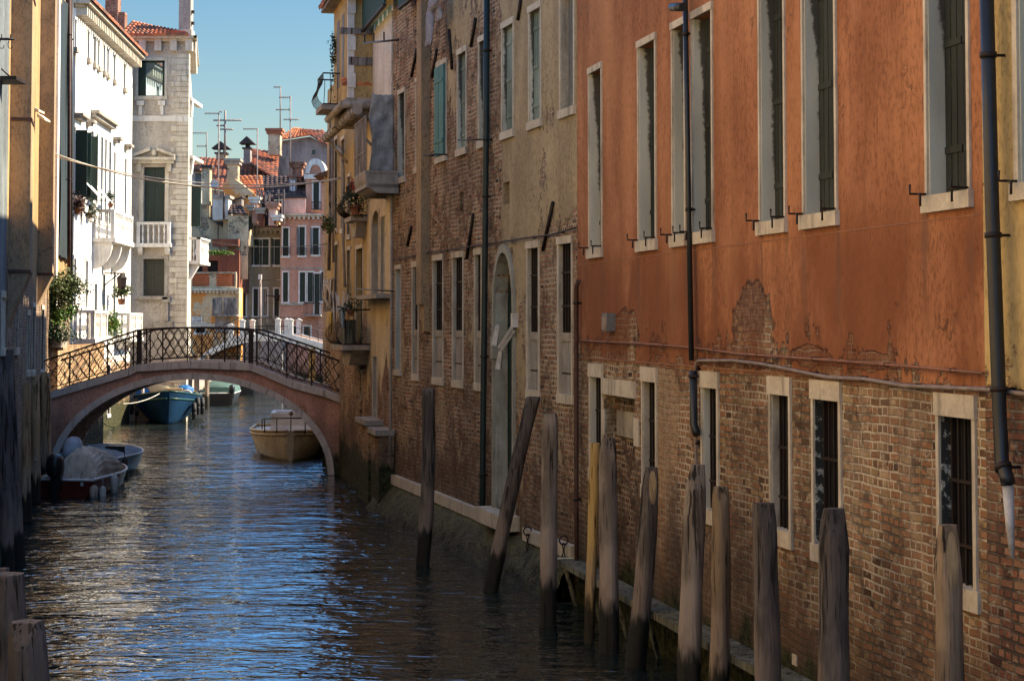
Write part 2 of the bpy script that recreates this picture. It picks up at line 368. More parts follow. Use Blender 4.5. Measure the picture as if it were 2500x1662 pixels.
IRON = simple('black_iron', (.018, .016, .015), (.035, .02, .014), .55, .3)
PIPE = simple('black_drainpipe', (.012, .014, .014), (.02, .022, .022), .4, 0, .4, bump=.1)
PIPE_G = simple('green_black_drainpipe', (.012, .03, .028), (.01, .016, .014), .5, 0, .4, bump=.1)
RUST = simple('rusty_brown_pipe', (.10, .05, .035), (.05, .028, .022), .7)
CONDUIT = simple('grey_painted_conduit', (.30, .24, .20), (.16, .12, .10), .6)
CONDUIT_O = simple('terracotta_painted_cable', (.30, .13, .07), (.16, .08, .05), .7)
ROPE = simple('pale_rope', (.68, .64, .56), (.42, .38, .3), .9)
GREEN = simple('dark_green_shutter_paint', (.012, .035, .026), (.01, .018, .013), .5, sc_=2, streak=.3)
TEAL = simple('faded_teal_shutter_paint', (.07, .24, .23), (.05, .13, .13), .7, sc_=3, streak=.3)
TEAL_G = simple('grey_green_shutter_paint', (.24, .30, .26), (.10, .14, .12), .7, sc_=3, streak=.3)
GREY_SH = simple('weathered_grey_shutter', (.20, .21, .20), (.10, .10, .10), .8, sc_=4, streak=.3)
VOID = simple('dark_interior', (.008, .007, .007), (.012, .01, .009), .9)
NET = simple('black_green_sheet', (.012, .016, .014), (.02, .028, .026), .6, sc_=2, streak=.3)
WHITE = simple('white_painted_metal', (.62, .60, .56), (.4, .38, .34), .5)
WPIPE = simple('white_plastic_pipe', (.55, .53, .5), (.3, .28, .25), .6)
GLASS = Mat('dark_window_glass', .06, 0, .6).color((.02, .03, .035)).mat
GLASS_S = Mat('sky_reflecting_glass', .03, .85, .6).color((.42, .55, .6)).mat
LATT = m_wood('grey_old_timber', (.26, .23, .20), (.12, .10, .09), False, 11)
DKSH = simple('sooty_dark_shutter', (.035, .042, .036), (.012, .014, .012), .75, sc_=3, streak=.25)
GREENL = simple('green_awning_cloth', (.014, .055, .045), (.01, .035, .028), .8, sc_=3)
CLOTH = simple('grey_trouser_cloth', (.34, .32, .33), (.22, .20, .21), .95, sc_=8)
TARP = simple('crumpled_grey_tarpaulin', (.40, .39, .36), (.22, .22, .20), .7, sc_=5, bump=1, bd=.05)
def m_tile(name, a, b, c):
    m = Mat(name, .9, 0, .15)
    uv = X(m, m.tc.outputs['UV']); sp = m.nt.nodes.new('ShaderNodeSeparateXYZ'); m.link(uv, sp.inputs[0])
    wn_ = m.nt.nodes.new('ShaderNodeTexWhiteNoise'); wn_.noise_dimensions = '2D'
    m.nt.links.new(m.comb(m.math('FLOOR', X(m, sp.outputs[0])), m.math('FLOOR', X(m, sp.outputs[1]))), wn_.inputs['Vector'])
    v = X(m, wn_.outputs[0]); n = m.noise(2, 4)
    col = m.mix(v.st(0, 1), a, b); col = m.mix((n*.7+v*.4).st(.5, .8), col, c)
    m.color(col); m.bump(m.noise(25, 3), .3, .01); return m.mat
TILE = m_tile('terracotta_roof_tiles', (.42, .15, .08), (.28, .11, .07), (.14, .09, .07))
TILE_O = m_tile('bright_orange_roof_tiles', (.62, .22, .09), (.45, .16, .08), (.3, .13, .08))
TILE_D = m_tile('dark_sooty_roof_tiles', (.12, .08, .07), (.08, .055, .05), (.05, .045, .04))
RBRICK = wall_mat('red_chimney_brick', (.4, .15, .09), (.3, .12, .07), b1=(.36, .13, .08), b2=(.26, .1, .06), cover=lambda m: (m.noise(2, 2)).st(2, 3), algae=0, grime=0)

# ---------------------------------------------------------------- facade builder
def facade(root, W, u0, u1, z0, z1, holes, mat, D=6, r=.25, name='wall', arches=(), y0=0, skew=0, label=None):
    mb = MB()
    xs = sorted({u0, u1} | {h[0] for h in holes} | {h[1] for h in holes}); zs = sorted({z0, z1} | {h[2] for h in holes} | {h[3] for h in holes})
    xs = [x for x in xs if u0 <= x <= u1]; zs = [z for z in zs if z0 <= z <= z1]
    for i in range(len(xs)-1):
        for j in range(len(zs)-1):
            cx, cz = (xs[i]+xs[i+1])/2, (zs[j]+zs[j+1])/2
            if any(h[0] < cx < h[1] and h[2] < cz < h[3] for h in holes): continue
            mb.face([(xs[i], y0, zs[j]), (xs[i+1], y0, zs[j]), (xs[i+1], y0, zs[j+1]), (xs[i], y0, zs[j+1])])
    for h in holes:
        a, b, c, d = h[:4]; q = h[4] if len(h) > 4 else r
        mb.face([(a, y0, c), (a, q, c), (a, q, d), (a, y0, d)]); mb.face([(b, y0, c), (b, q, c), (b, q, d), (b, y0, d)])
        mb.face([(a, y0, c), (b, y0, c), (b, q, c), (a, q, c)]); mb.face([(a, y0, d), (b, y0, d), (b, q, d), (a, q, d)])
        mb.face([(a, q, c), (b, q, c), (b, q, d), (a, q, d)])
    for (a, b, zs_, zt, *q_) in arches:
        ra = q_[0] if q_ else r      # corner infill making a pointed-round head
        n = 8; cx = (a+b)/2
        pts = [(cx+(b-a)/2*math.cos(math.pi*k/(2*n)), zs_+(zt-zs_)*math.sin(math.pi*k/(2*n))**.9) for k in range(n+1)]
        for sgn in (1, -1):
            P = [((p[0] if sgn > 0 else 2*cx-p[0]), p[1]) for p in pts]; e = b if sgn > 0 else a
            for k in range(n):
                mb.face([(P[k][0], y0, P[k][1]), (e, y0, P[k][1]), (e, y0, P[k+1][1]), (P[k+1][0], y0, P[k+1][1])])
                mb.face([(P[k][0], y0, P[k][1]), (P[k][0], ra, P[k][1]), (P[k+1][0], ra, P[k+1][1]), (P[k+1][0], y0, P[k+1][1])])
    s = skew*D
    mb.face([(u0, y0, z0), (u0+s, D, z0), (u0+s, D, z1), (u0, y0, z1)]); mb.face([(u1, y0, z0), (u1+s, D, z0), (u1+s, D, z1), (u1, y0, z1)])
    mb.face([(u0, y0, z1), (u1, y0, z1), (u1+s, D, z1), (u0+s, D, z1)]); mb.face([(u0+s, D, z0), (u1+s, D, z0), (u1+s, D, z1), (u0+s, D, z1)])
    return part(name, mb, mat, root, label)

def window(root, h, kind='shut', r=.25, fw=.06, lin=.1, sill=.13, sp=.05, mats=(STONE, STONE), jamb=JAMB, hooks=False, shut=GREEN, pane=VOID, nb=4, extra=None):
    a, b, c, d = h[:4]; e = .004
    w = part('window', MB().box(a+e, b-e, r-.03, r-e, c+e, d-e), pane, root)
    if fw:
        m = MB().box(a-fw, a, -.022, .02, c, d).box(b, b+fw, -.022, .02, c, d)
        if lin: m.box(a-fw-.01, b+fw+.01, -.034, .02, d, d+lin)
        part('stone_frame', m, mats[0], w)
    if jamb is not None:
        part('jamb', MB().box(a+.002, a+.016, .0, r-.032, c+.002, d-.002), jamb, w); part('jamb', MB().box(b-.016, b-.002, .0, r-.032, c+.002, d-.002), jamb, w)
    if sill: part('sill', MB().box(a-fw-.03, b+fw+.03, -sp, r-.035, c-sill, c+.003), mats[1], w)
    if kind == 'shut':
        for k in (0, 1):
            x0 = a+.02+(b-a-.04)*k/2; x1 = x0+(b-a-.04)/2-.006
            m = MB().box(x0, x1, r-.085, r-.04, c+.01, d-.01)
            for q in (.15, .5, .85): m.box(x0+.01, x1-.01, r-.1, r-.085, c+(d-c)*q-.03, c+(d-c)*q+.03)
            for q in range(1, 3): m.box(x0+(x1-x0)*q/3-.004, x0+(x1-x0)*q/3+.004, r-.091, r-.085, c+.02, d-.02)
            part('shutter', m, shut, w)
    if kind in ('bars',):
        m = MB()
        for k in range(nb): x = a+(b-a)*(k+.5)/nb; m.box(x-.011, x+.011, r*.55-.011, r*.55+.011, c, d)
        k = 0; z = c+.32
        while z < d-.1: m.box(a, b, r*.55-.016, r*.55+.016, z-.014, z+.014); z += .52
        part('grille', m, IRON, w)
    if kind == 'glass':
        m = MB().box(a, a+.04, r-.07, r-.03, c, d).box(b-.04, b, r-.07, r-.03, c, d).box((a+b)/2-.02, (a+b)/2+.02, r-.07, r-.03, c, d).box(a, b, r-.068, r-.032, d-.05, d-.006).box(a, b, r-.068, r-.032, c+.006, c+.05)
        m.box(a, b, r-.066, r-.034, c+(d-c)*.6, c+(d-c)*.6+.03)
        part('casement', m, WHITE, w)
    if hooks:
        for x in (a-.02, b+.02):
            o = -1 if x < a+.1 else 1
            m = MB().tube([(x, .0, c+.02), (x, -.17, c+.02), (x+o*.0, -.17, c+.10)], .011, 6).tube([(x, -.1, c+.02), (x-o*.09, -.12, c+.015), (x-o*.09, -.12, c-.09)], .011, 6)
            part('shutter_hook', m, IRON, w)
    return w

def hz(W, pl, pr, za, zb, py=None, r=None):
    py = py or 785
    h = (W.u(pl, py), W.u(pr, py), za, zb); return h if r is None else h+(r,)
def hp(W, pl, pr, yt, yb):
    return (W.u(pl, (yt+yb)/2), W.u(pr, (yt+yb)/2), W.z(pl, yb), W.z(pl, yt))

# ================================================================ ORANGE HOUSE
root = thing('canal_house', 'orange plastered house over bare brick ground floor with tall dark windows', 'house', WR.A, WR.rz)
up = [(1441, 1470), (1562, 1602), (1646, 1674), (1694, 1741), (1860, 1918), (1967, 2043), (2270, 2368)]
U = [hz(WR, a, b, 5.26, 7.84, 560) for a, b in up]
lo = [(1443, 1471, 3.4, 2.07), (1572, 1603, 3.42, 2.07), (1718, 1753, 3.43, 2.02), (1885, 1929, 3.44, 2.05), (1990, 2051, 3.44, 2.02), (2297, 2378, 3.42, 2.05)]
L = [hz(WR, a, b, z0, z1, 1100, .14) for a, b, z1, z0 in lo]
ud0, ud1 = WR.u(1478, 1100), WR.u(1550, 1100)
door = (ud0, ud1, .55, WR.z(1480, 962), .28)
UE = WR.u(2403)
facade(root, WR, 0, UE, -1.5, 10.4, U+L+[door], M_ORANGE, D=7, r=.23)
for i, h in enumerate(U): window(root, h, 'shut', r=.23, fw=.045, lin=.09, sill=.14, hooks=True, shut=DKSH)
for i, h in enumerate(L): window(root, h, 'bars', r=.14, fw=.055, lin=.19, sill=.17, sp=.03, jamb=(JAMB, JAMB_L, JAMB, JAMB_L, JAMB_D, JAMB_D)[i], mats=(STONE, STONE), nb=5)
d = part('bricked_doorway', MB().box(door[0], door[1], .2, .275, .55, door[3]), wall_mat('dull_infill_brick', (.3, .2, .15), (.2, .14, .1), b1=(.15, .075, .05), b2=(.10, .055, .04), cover=lambda m: (m.noise(2, 2)).st(2, 3)), root)
part('lintel', MB().box(door[0]-.12, door[1]+.08, -.03, .2, door[3], WR.z(1480, 923)), STONE, d)
zb = WR.z(1480, 1062); zt = WR.z(1480, 1001)
part('stone_block', MB().box(door[0]-.14, door[0]+.0, -.02, .2, zb, zt), STONE, d)
part('stone_block', MB().box(door[1], door[1]+.22, -.02, .2, zb-.05, zt-.03), STONE, d)
part('panel', MB().box(door[0]+.02, door[1]-.02, .16, .2, zb, zt), STONE_D, d)
part('vent_tile', MB().box(WR.u(1936, 1610), WR.u(1947, 1610), -.012, .01, WR.z(1936, 1620), WR.z(1936, 1594)), STONE, root)
# small electric box
uu = WR.u(1490, 785); 
eb = thing('meter_box', 'small dented grey metal box fixed to the orange wall', 'box', WR.w(uu, 0, WR.z(1490, 808)), WR.rz)
part('cabinet', MB().box(0, .26, -.12, 0, 0, .25), GREY_SH, eb); part('lid', MB().box(.02, .24, -.135, -.12, .02, .2), CONDUIT, eb)
# plaster ledge line at the bottom of the orange render
mb = MB(); 
mb.box(.05, UE-.03, -.012, .0, 3.655, 3.675); part('render_edge', mb, CONDUIT_O, root)
mb = MB().box(.05, UE-.03, -.004, .001, 5.05, 5.062); part('string_line', mb, CONDUIT_O, root)

# wooden walkway below
def pw(px, py, z): return atz(px, py, z)
wk = thing('wooden_walkway', 'narrow green-grey plank ledge along the foot of the orange house', 'walkway', WR.A, WR.rz)
u_end = UE+3; k = 0; u = WR.u(1412, 1350)-.3
mb = MB()
while u < u_end:
    l = random.uniform(1.8, 2.6); mb.box(u, min(u+l-.015, u_end), -.34+random.uniform(-.01, .01), -.005, .585+random.uniform(-.006, .006), .665); u += l
part('deck_board', mb, PLANK, wk)
u = .4
while u < UE:
    part('strut', MB().tube([(u, -.3, .59), (u-.25, .1, -.6)], .035, 6), PLANK, wk); u += 1.35

# horizontal service pipes and cable on the orange wall
def wpts(W, P, off): return [W.w(*(lambda q: (q[0], -off, q[1]))(W.uz(x, y, -off))) for x, y in P]
def runner(name, label, cat, W, P, r, mat, off=.05, n=6, clips=0, group=None, clip_mat=None):
    pts = wpts(W, P, off); o = pts[0].copy(); t = thing(name, label, cat, o, 0, group)
    sm = []
    for k in range(len(pts)-1):
        for q in range(3): sm.append(pts[k].lerp(pts[k+1], q/3))
    sm.append(pts[-1])
    part('run', MB().tube([p-o for p in sm], r, n), mat, t)
    if clips:
        for k in range(clips):
            p = pts[0].lerp(pts[-1], (k+.5)/clips); f = (k+.5)/clips*(len(pts)-1); j = int(f); p = pts[j].lerp(pts[j+1], f-j)-o
            part('clip', MB().tube([p+W.inn*off, p-W.inn*.012], r*1.5, 6), clip_mat or IRON, t)
    return t
runner('wall_cable', 'thin terracotta coloured cable with tufts, upper of the two lines above the barred windows', 'cable', WR, [(1414, 831), (1560, 838), (1690, 848), (1800, 863), (1900, 870), (2080, 883), (2250, 897), (2400, 911)], .014, CONDUIT_O, .04, clips=7)
runner('wall_cable', 'pale grey sagging pipe running along the lower edge of the orange plaster', 'pipe', WR, [(1699, 1270), (1699, 960), (1699, 886), (1706, 880), (1790, 880), (1850, 887), (1900, 896), (2020, 921), (2110, 925), (2210, 942), (2400, 950), (2560, 968)], .02, CONDUIT, .05, clips=9)
# drainpipes
def drain(label, W, P, r, mat, off=.1, rings=(), group='downpipes on the canal walls', name='drainpipe'):
    pts = wpts(W, P, off); o = pts[-1].copy(); t = thing(name, label, 'pipe', o, 0, group)
    part('pipe', MB().tube([p-o for p in pts], r, 12), mat, t)
    for f in rings:
        j = int(f); p = pts[j].lerp(pts[j+1], f-j)-o; dr = (pts[j+1]-pts[j]).normalized()
        part('bracket', MB().tube([p-dr*.02, p+dr*.02], r+.012, 12).tube([p, p+W.inn*off], .012, 5), IRON, t)
    return t
drain('black drainpipe ending in a broken spout between orange windows', WR, [(1672, -60), (1680, 420), (1688, 880)], .032, PIPE, .08, (.3, 1.2))
t = drain('short thicker pipe end with broken slanting tip above the pile', WR, [(1692, 905), (1694, 1035), (1701, 1060)], .048, PIPE, .1, (.1,))
drain('thick black drainpipe at the right end of the orange house', WR, [(2408, -60), (2422, 500), (2440, 1000), (2446, 1130), (2458, 1165), (2462, 1180)], .056, PIPE, .14, (.35, 1.15, 1.9, 3.3))
drain('broken white plastic pipe continuing below the thick black drainpipe', WR, [(2461, 1185), (2466, 1280), (2472, 1362)], [.045, .035, .018], WPIPE, .12)
fl = drain('stub of black stove flue jutting sideways from the orange wall', WR, [(1641, 18), (1668, 18)], .052, PIPE, .25, name='flue_pipe', group=None)

# ================================================================ PALE HOUSE at right edge
root = thing('canal_house', 'pale yellow plastered house at the far right above dark brick', 'house', WR.w(UE+.002, 0, 0), WR.rz)
uo = UE
def sh(h, uo): return (h[0]-uo, h[1]-uo)+tuple(h[2:])
ph = sh((WR.u(2492, 470), WR.u(2492, 470)+.8, 5.25, 7.3), uo)
ph2 = (ph[0]+2.4, ph[1]+2.4, 5.25, 7.3)
facade(root, WR, .0, 11, -1.5, 10, [ph, ph2], M_PALE, D=7)
for h in (ph, ph2): window(root, h, 'shut', fw=.07, hooks=True, shut=TEAL_G)

# ================================================================ BROWN BRICK HOUSE
root = thing('canal_house', 'worn brown brick house with patchy plaster, arched water door and stone footing', 'house', WK.A, WK.rz)
ub = WK.u(958)
up = [(1068, 1090, 'teal'), (1119, 1139, 'g'), (1171, 1194, 'd'), (1228, 1254, 'g'), (1294, 1321, 'g'), (1370, 1402, 'p')]
U = [hz(WK, a, b, 7.48, 9.3, 260, .15) for a, b, _ in up]
U2 = [hz(WK, 974, 989, 7.35, 9.2, 300), hz(WK, 1017, 1022, 7.45, 9.25, 300)]
lo = [(1059, 1082, 5.42, 3.08), (1107, 1131, 5.42, 3.08), (1161, 1176, 5.42, 3.08), (1289, 1316, 5.4, 3.08), (1365, 1397, 5.4, 3.08), (1008, 1022, 5.35, 3.1)]
L = [hz(WK, a, b, z0, z1, 760, .1) for a, b, z1, z0 in lo]
slit = hz(WK, 967, 979, 3.15, 5.35, 780)
sm = [hz(WK, 1122, 1132, WK.z(1122, 516), WK.z(1122, 471), 490, .18), hz(WK, 1229, 1244, WK.z(1229, 500), WK.z(1229, 447), 470, .18)]
dr = hz(WK, 1210, 1256, .95, 5.4, 900, .27)
facade(root, WK, ub, WK.L-.02, -1.5, 13, U+U2+L+[slit]+sm+[dr], M_BROWN, D=8, r=.22, arches=[(dr[0], dr[1], 4.35, 5.4, .27)])
for h, (a, b, k) in zip(U, up):
    if k == 'teal':
        w = window(root, h, 'none', r=.15, fw=.05, lin=.1, sill=.12)
        part('shutter', MB().box(h[0]+.0, h[1]+.0, -.07, -.03, h[2]+.02, h[3]-.02).box(h[0]+.02, h[1]-.02, -.085, -.07, 7.75, 7.82).box(h[0]+.02, h[1]-.02, -.085, -.07, 8.95, 9.02).box((h[0]+h[1])/2-.006, (h[0]+h[1])/2+.006, -.078, -.07, 7.5, 9.26), TEAL, w, 'closed faded teal board shutter')
    else: window(root, h, 'shut' if k != 'p' else 'none', r=.15, fw=.05, lin=.11, sill=.13, shut={'g': TEAL_G, 'd': GREEN, 'p': GREY_SH}[k], pane=GREY_SH if k == 'p' else VOID, jamb=JAMB_L if k == 'p' else JAMB)
for h in U2: window(root, h, 'shut', r=.22, fw=.04, shut=GREY_SH)
for h in L:
    w = window(root, h, 'bars', r=.1, fw=.05, lin=.12, sill=.14, sp=.03, jamb=JAMB_L, nb=5)
    part('parapet_panel', MB().box(h[0]+.018, h[1]-.018, .04, .066, h[2], 3.9), CONCRETE, w)
    part('inner_sill', MB().box(h[0]+.018, h[1]-.018, .02, .066, 3.9, 4.03), STONE_D, w)
window(root, slit, 'none', r=.22, fw=.04)
w = part('water_door', MB().box(dr[0]+.01, dr[1]-.01, .22, .26, .95, 5.3), GREEN, root)
a, b = dr[0], dr[1]; m = MB().box(a-.09, a, -.05, .2, .95, 4.35).box(b, b+.09, -.05, .2, .95, 4.35).box(a-.12, a+.04, -.07, .2, 3.55, 3.95)
n = 10; prev = None
for k in range(n+1):
    t_ = math.pi*k/n; c_ = (a+b)/2; x1 = c_-(b-a)/2*math.cos(t_); zz = 4.35+1.05*math.sin(t_)**.9; x2 = c_-((b-a)/2+.09)*math.cos(t_); z2 = 4.35+1.2*math.sin(t_)**.9
    if prev:
        q = prev
        m.face([(q[0], -.05, q[1]), (x1, -.05, zz), (x2, -.05, z2), (q[2], -.05, q[3])]); m.face([(q[0], -.05, q[1]), (x1, -.05, zz), (x1, .2, zz), (q[0], .2, q[1])]); m.face([(q[2], -.05, q[3]), (x2, -.05, z2), (x2, .0, z2), (q[2], .0, q[3])])
    prev = (x1, zz, x2, z2)
part('stone_frame', m, m_stone('grey_green_door_stone', (.36, .36, .30), (.24, .23, .18), .6, 6), w)
part('jamb', MB().box(a+.002, a+.03, .0, .21, .95, 4.9), m_stone('door_jamb_stone', (.46, .47, .41), (.30, .30, .24), .5, 3), w)
part('threshold', MB().box(a-.3, b+.3, -.3, .5, .7, .95), STONE, w)
# stone ledge made of blocks, then the sloping weed-covered footing
u = WK.u(945)+.05
while u < WK.L-.05:
    l = random.uniform(.9, 1.5); e = min(u+l, WK.L-.03)
    if not (a-.3 < (u+e)/2 < b+.3):
        m = MB().box(u, e-.012, -.1-random.uniform(0, .02), .03, .63, .84+random.uniform(-.015, .015)); part('ledge_stone', m, STONE, root)
    u += l
rows = []
for j in range(9):
    f = j/8; y = -.07-.52*f**.8; z = .63-.95*f
    rows.append([Vector((WK.u(945)-.02+(WK.L-WK.u(945))*i/90., y+random.uniform(-.035, .035), z+random.uniform(-.03, .03))) for i in range(91)])
mf = Mat('weed_covered_footing', .7, 0, .3); n1 = mf.noise(5, 5); n2 = mf.noise(22, 4)
mf.color(mf.mix((n1*.6+n2*.5+(mf.z-.3)*.3).st(.42, .72), (.008, .011, .006), (.085, .085, .04))); mf.bump(n1+n2, 1, .05)
part('footing', MB().grid(rows), mf.mat, root)
# chimney breast with corbelled foot
ua, ubb = WK.u(1024, 400), WK.u(1050, 400)
m = MB().box(ubb-.42, ubb, -.19, .0, 4.55, 13)
m.prism([(ubb-.42, 4.55), (ubb, 4.55), (ubb, 4.0), (ubb-.1, 3.95)], -.12, 0)
part('chimney_breast', m, M_BREAST, root)
# iron wall anchors
for (x0, y0, x1, y1) in [(1155, 522, 1139, 632), (1161, 45, 1149, 115), (1271, 0, 1264, 50), (1017, 120, 1004, 188), (1096, 72, 1103, 170), (1066, 120, 1054, 190), (1350, 493, 1325, 612), (1004, 553, 994, 600)]:
    P = wpts(WK, [(x0, y0), (x1, y1)], .03); Mi = Matrix.Rotation(-WK.rz, 4, 'Z') @ Matrix.Translation(-WK.A)
    part('wall_anchor', MB().tube([Mi @ p for p in P], .03, 4), IRON, root)
# drainpipes of the brown house
drain('tall black-green drainpipe on the brown brick wall', WK, [(1189, -60), (1186, 400), (1182, 800), (1178, 1150), (1177, 1235), (1168, 1252)], .055, PIPE_G, .1, (.4, 1.2, 2.2, 3.1))
drain('rusty brown drainpipe at the corner between brick and orange houses', WK, [(1413, 686), (1407, 700), (1407, 900), (1407, 1210), (1408, 1385)], .036, RUST, .1, (1.2, 3.05))
runner('wall_cable', 'old cable sagging across the brown brick wall to the orange corner', 'cable', WK, [(965, 632), (1040, 618), (1100, 609), (1180, 597), (1290, 580), (1345, 573), (1406, 556)], .014, IRON, .06, clips=5)
# twin floodlight over the water door
t = thing('floodlight', 'white twin tube floodlight on a bracket over the arched water door', 'lamp', wpts(WK, [(1256, 785)], .05)[0], WK.rz)
part('bracket', MB().box(-.05, .05, -.05, .05, -.1, .14), WHITE, t)
part('tube_light', MB().tube([(-.02, -.03, -.08), (-.36, -.17, -.44)], .035, 4, smooth=False).tube([(.0, -.0, -.15), (-.28, -.15, -.48)], .03, 4, smooth=False), WHITE, t)
part('lamp_head', MB().tube([(-.42, -.17, -.06), (-.52, -.21, -.40)], [.05, .07], 4, smooth=False), WHITE, t)
part('lamp_head', MB().tube([(-.42, -.12, -.50), (-.50, -.14, -.80)], [.045, .065], 4, smooth=False), STONE_W, t)
# iron bracket bars by upper windows
for i, (P, lab) in enumerate([([(1118, 342), (1174, 341)], 'short black iron bar before the shuttered window left of the drainpipe'), ([(1034, 380), (1066, 377)], 'thin flat iron clothes bar beside the teal shutter')]):
    pts = wpts(WK, P, .22); o = pts[0]; t = thing('iron_bar', lab, 'bar', o); part('rod', MB().tube([p-o for p in pts], .017, 6).tube([pts[1]-o, pts[1]-o+WK.inn*.22], .014, 5).tube([pts[0]-o, pts[0]-o+WK.inn*.22], .014, 5), IRON, t)
# laundry
pts = wpts(WK, [(1052, -10)], .3); o = pts[0]
t = thing('trousers', 'grey trousers hanging to dry high on the brown brick wall', 'laundry', o, WK.rz)
rows = []
for j in range(13):
    z = -j*.085
    if j < 4: w0, w1 = -.02, .62
    else: w0, w1 = -.04-.01*j, .22
    rows.append([Vector((w0+(w1-w0)*i/8, -.05*math.sin(i*1.9+j*.3)-.02*j/4, z)) for i in range(9)])
m = MB().grid(rows); rows = [[Vector((.26+.3*i/6+.01*j, .06+.03*math.sin(i*2+j), -.3-j*.07)) for i in range(7)] for j in range(5)]; m.grid(rows)
tr = part('cloth', m, CLOTH, t); sm_ = tr.modifiers.new('thickness', 'SOLIDIFY'); sm_.thickness = .015
part('clothes_line', MB().tube([(-.5, 0, .0), (.9, 0, .0)], .006, 5), ROPE, t)
# mooring chains on ledge
for i, (px, py) in enumerate([(1288, 1296), (1376, 1318)]):
    p = wpts(WK, [(px, py)], .16)[0]; t = thing('mooring_chain', ['short dark mooring chain hanging from the stone ledge left of the broad grey pile', 'heavy dark mooring chain on the stone ledge beside the rusty drainpipe'][i], 'chain', p, WK.rz)
    part('ring', MB().tube([(0, .07*math.sin(k*math.pi/4), .07*math.cos(k*math.pi/4)) for k in range(9)], .013, 5), IRON, t)
    m = MB()
    for k in range(11): m.tube([(.022*math.cos(q*math.pi/3)*(k % 2), .022*math.cos(q*math.pi/3)*(1-k % 2), -.08-k*.075+.04*math.sin(q*math.pi/3)) for q in range(7)], .011, 4)
    part('links', m, IRON, t)
def balusters(mb, p0, p1, z0, z1, step=.2, r=.05, n=8):
    L_ = (p1-p0).length; k = max(1, int(L_/step)); h = z1-z0
    for i in range(k):
        p = p0.lerp(p1, (i+.5)/k)
        mb.lathe((p.x, p.y, z0), [(r*.9, 0), (r*.9, h*.06), (r*.5, h*.1), (r, h*.3), (r*.75, h*.44), (r*.45, h*.5), (r*.75, h*.58), (r, h*.74), (r*.5, h*.9), (r*.9, h*.94), (r*.9, h)], n)
def balcony(root, u0, u1, z0, z1, p, mat=STONE_W, under=.5, solid=False):
    b = part('balcony', MB().box(u0-.04, u1+.04, -p-.04, .01, z0-.16, z0), mat, root)
    m = MB().box(u0, u1, -p, -p+.12, z1-.11, z1).box(u0, u0+.12, -p+.12, 0, z1-.11, z1).box(u1-.12, u1, -p+.12, 0, z1-.11, z1)
    part('handrail', m, mat, b)
    for x in (u0+.01, u1-.15): part('post', MB().box(x, x+.14, -p+.005, -p+.14, z0, z1-.11), mat, b)
    for x in (u0+.01, u1-.11): part('post', MB().box(x, x+.1, -.1, 0, z0, z1-.11), mat, b)
    if u1-u0 > 2.2: part('post', MB().box((u0+u1)/2-.08, (u0+u1)/2+.08, -p+.005, -p+.14, z0, z1-.11), mat, b)
    m = MB(); balusters(m, Vector((u0+.15, -p+.07, 0)), Vector((u1-.15, -p+.07, 0)), z0, z1-.11)
    for x in (u0+.07, u1-.07): balusters(m, Vector((x, -p+.14, 0)), Vector((x, -.08, 0)), z0, z1-.11)
    part('baluster_row', m, mat, b)
    if under:
        for x in ([u0+.05, u1-.25] + ([(u0+u1)/2-.1] if u1-u0 > 2 else [])):
            m = MB()
            rows = []
            P = [(0, z0-.16-under)]+[(-p*.9*math.sin(k/6*math.pi/2), z0-.16-under*math.cos(k/6*math.pi/2)) for k in range(7)]+[(0, z0-.16)]
            a = [Vector((x, q[0], q[1])) for q in P]; c = [v+Vector((.2, 0, 0)) for v in a]
            m.face(a); m.face(c[::-1])
            for k in range(len(a)): m.face([a[k], c[k], c[(k+1) % len(a)], a[(k+1) % len(a)]])
            part('corbel', m, mat, b)
    return b
def tiles(root, P, mat=TILE, tw=.2, tl=.36, name='roof', amp=.045, curl=True):
    """P = eave left, eave right, ridge right, ridge left (Vectors)"""
    e0, e1, r1, r0 = [Vector(p) for p in P]
    nc = max(2, int(max((e1-e0).length, (r1-r0).length)/tw)); nr = max(2, int(((r0-e0).length+(r1-e1).length)/2/tl)); S = 6
    nrm = (e1-e0).cross(((r0+r1)/2)-((e0+e1)/2)).normalized()
    if nrm.z < 0: nrm = -nrm
    m = MB(); us = [i/(nc*S) for i in range(nc*S+1)]
    def pt(u, v, lift): return e0.lerp(e1, u).lerp(r0.lerp(r1, u), v)+nrm*lift
    off = [random.uniform(-.012, .012) for _ in range(nc+1)]
    for j in range(nr):
        v0, v1 = j/nr, (j+1.12)/nr; rows = []
        for v, l in ((v0, amp*.9), (min(v1, 1), .0)):
            rows.append([pt(u, v, l+amp*(1.2*abs(math.sin(math.pi*u*nc))-.3)+off[int(u*nc)]) for u in us])
        lo_ = [pt(u, v0, -.03) for u in us]
        m.grid([lo_, rows[0]], False, uvf=lambda a, b, j=j: [(b//S+.5, j+.5)]*4)
        m.grid(rows, True, uvf=lambda a, b, j=j: [(b//S+.5, j+.5)]*4)
    return part(name, m, mat, root)
def cornice(root, u0, u1, z0, z1, p, mat=STONE, dent=.35, name='cornice', y=0):
    m = MB().box(u0-p*.6, u1+p*.6, y-p, y+.05, z1-.12, z1).box(u0-p*.35, u1+p*.35, y-p*.6, y+.05, z1-.22, z1-.12)
    k = int((u1-u0)/dent)
    for i in range(k+1):
        x = u0+(u1-u0)*i/k; m.box(x-dent*.22, x+dent*.22, y-p*.75, y, z0, z1-.12)
    return part(name, m, mat, root)

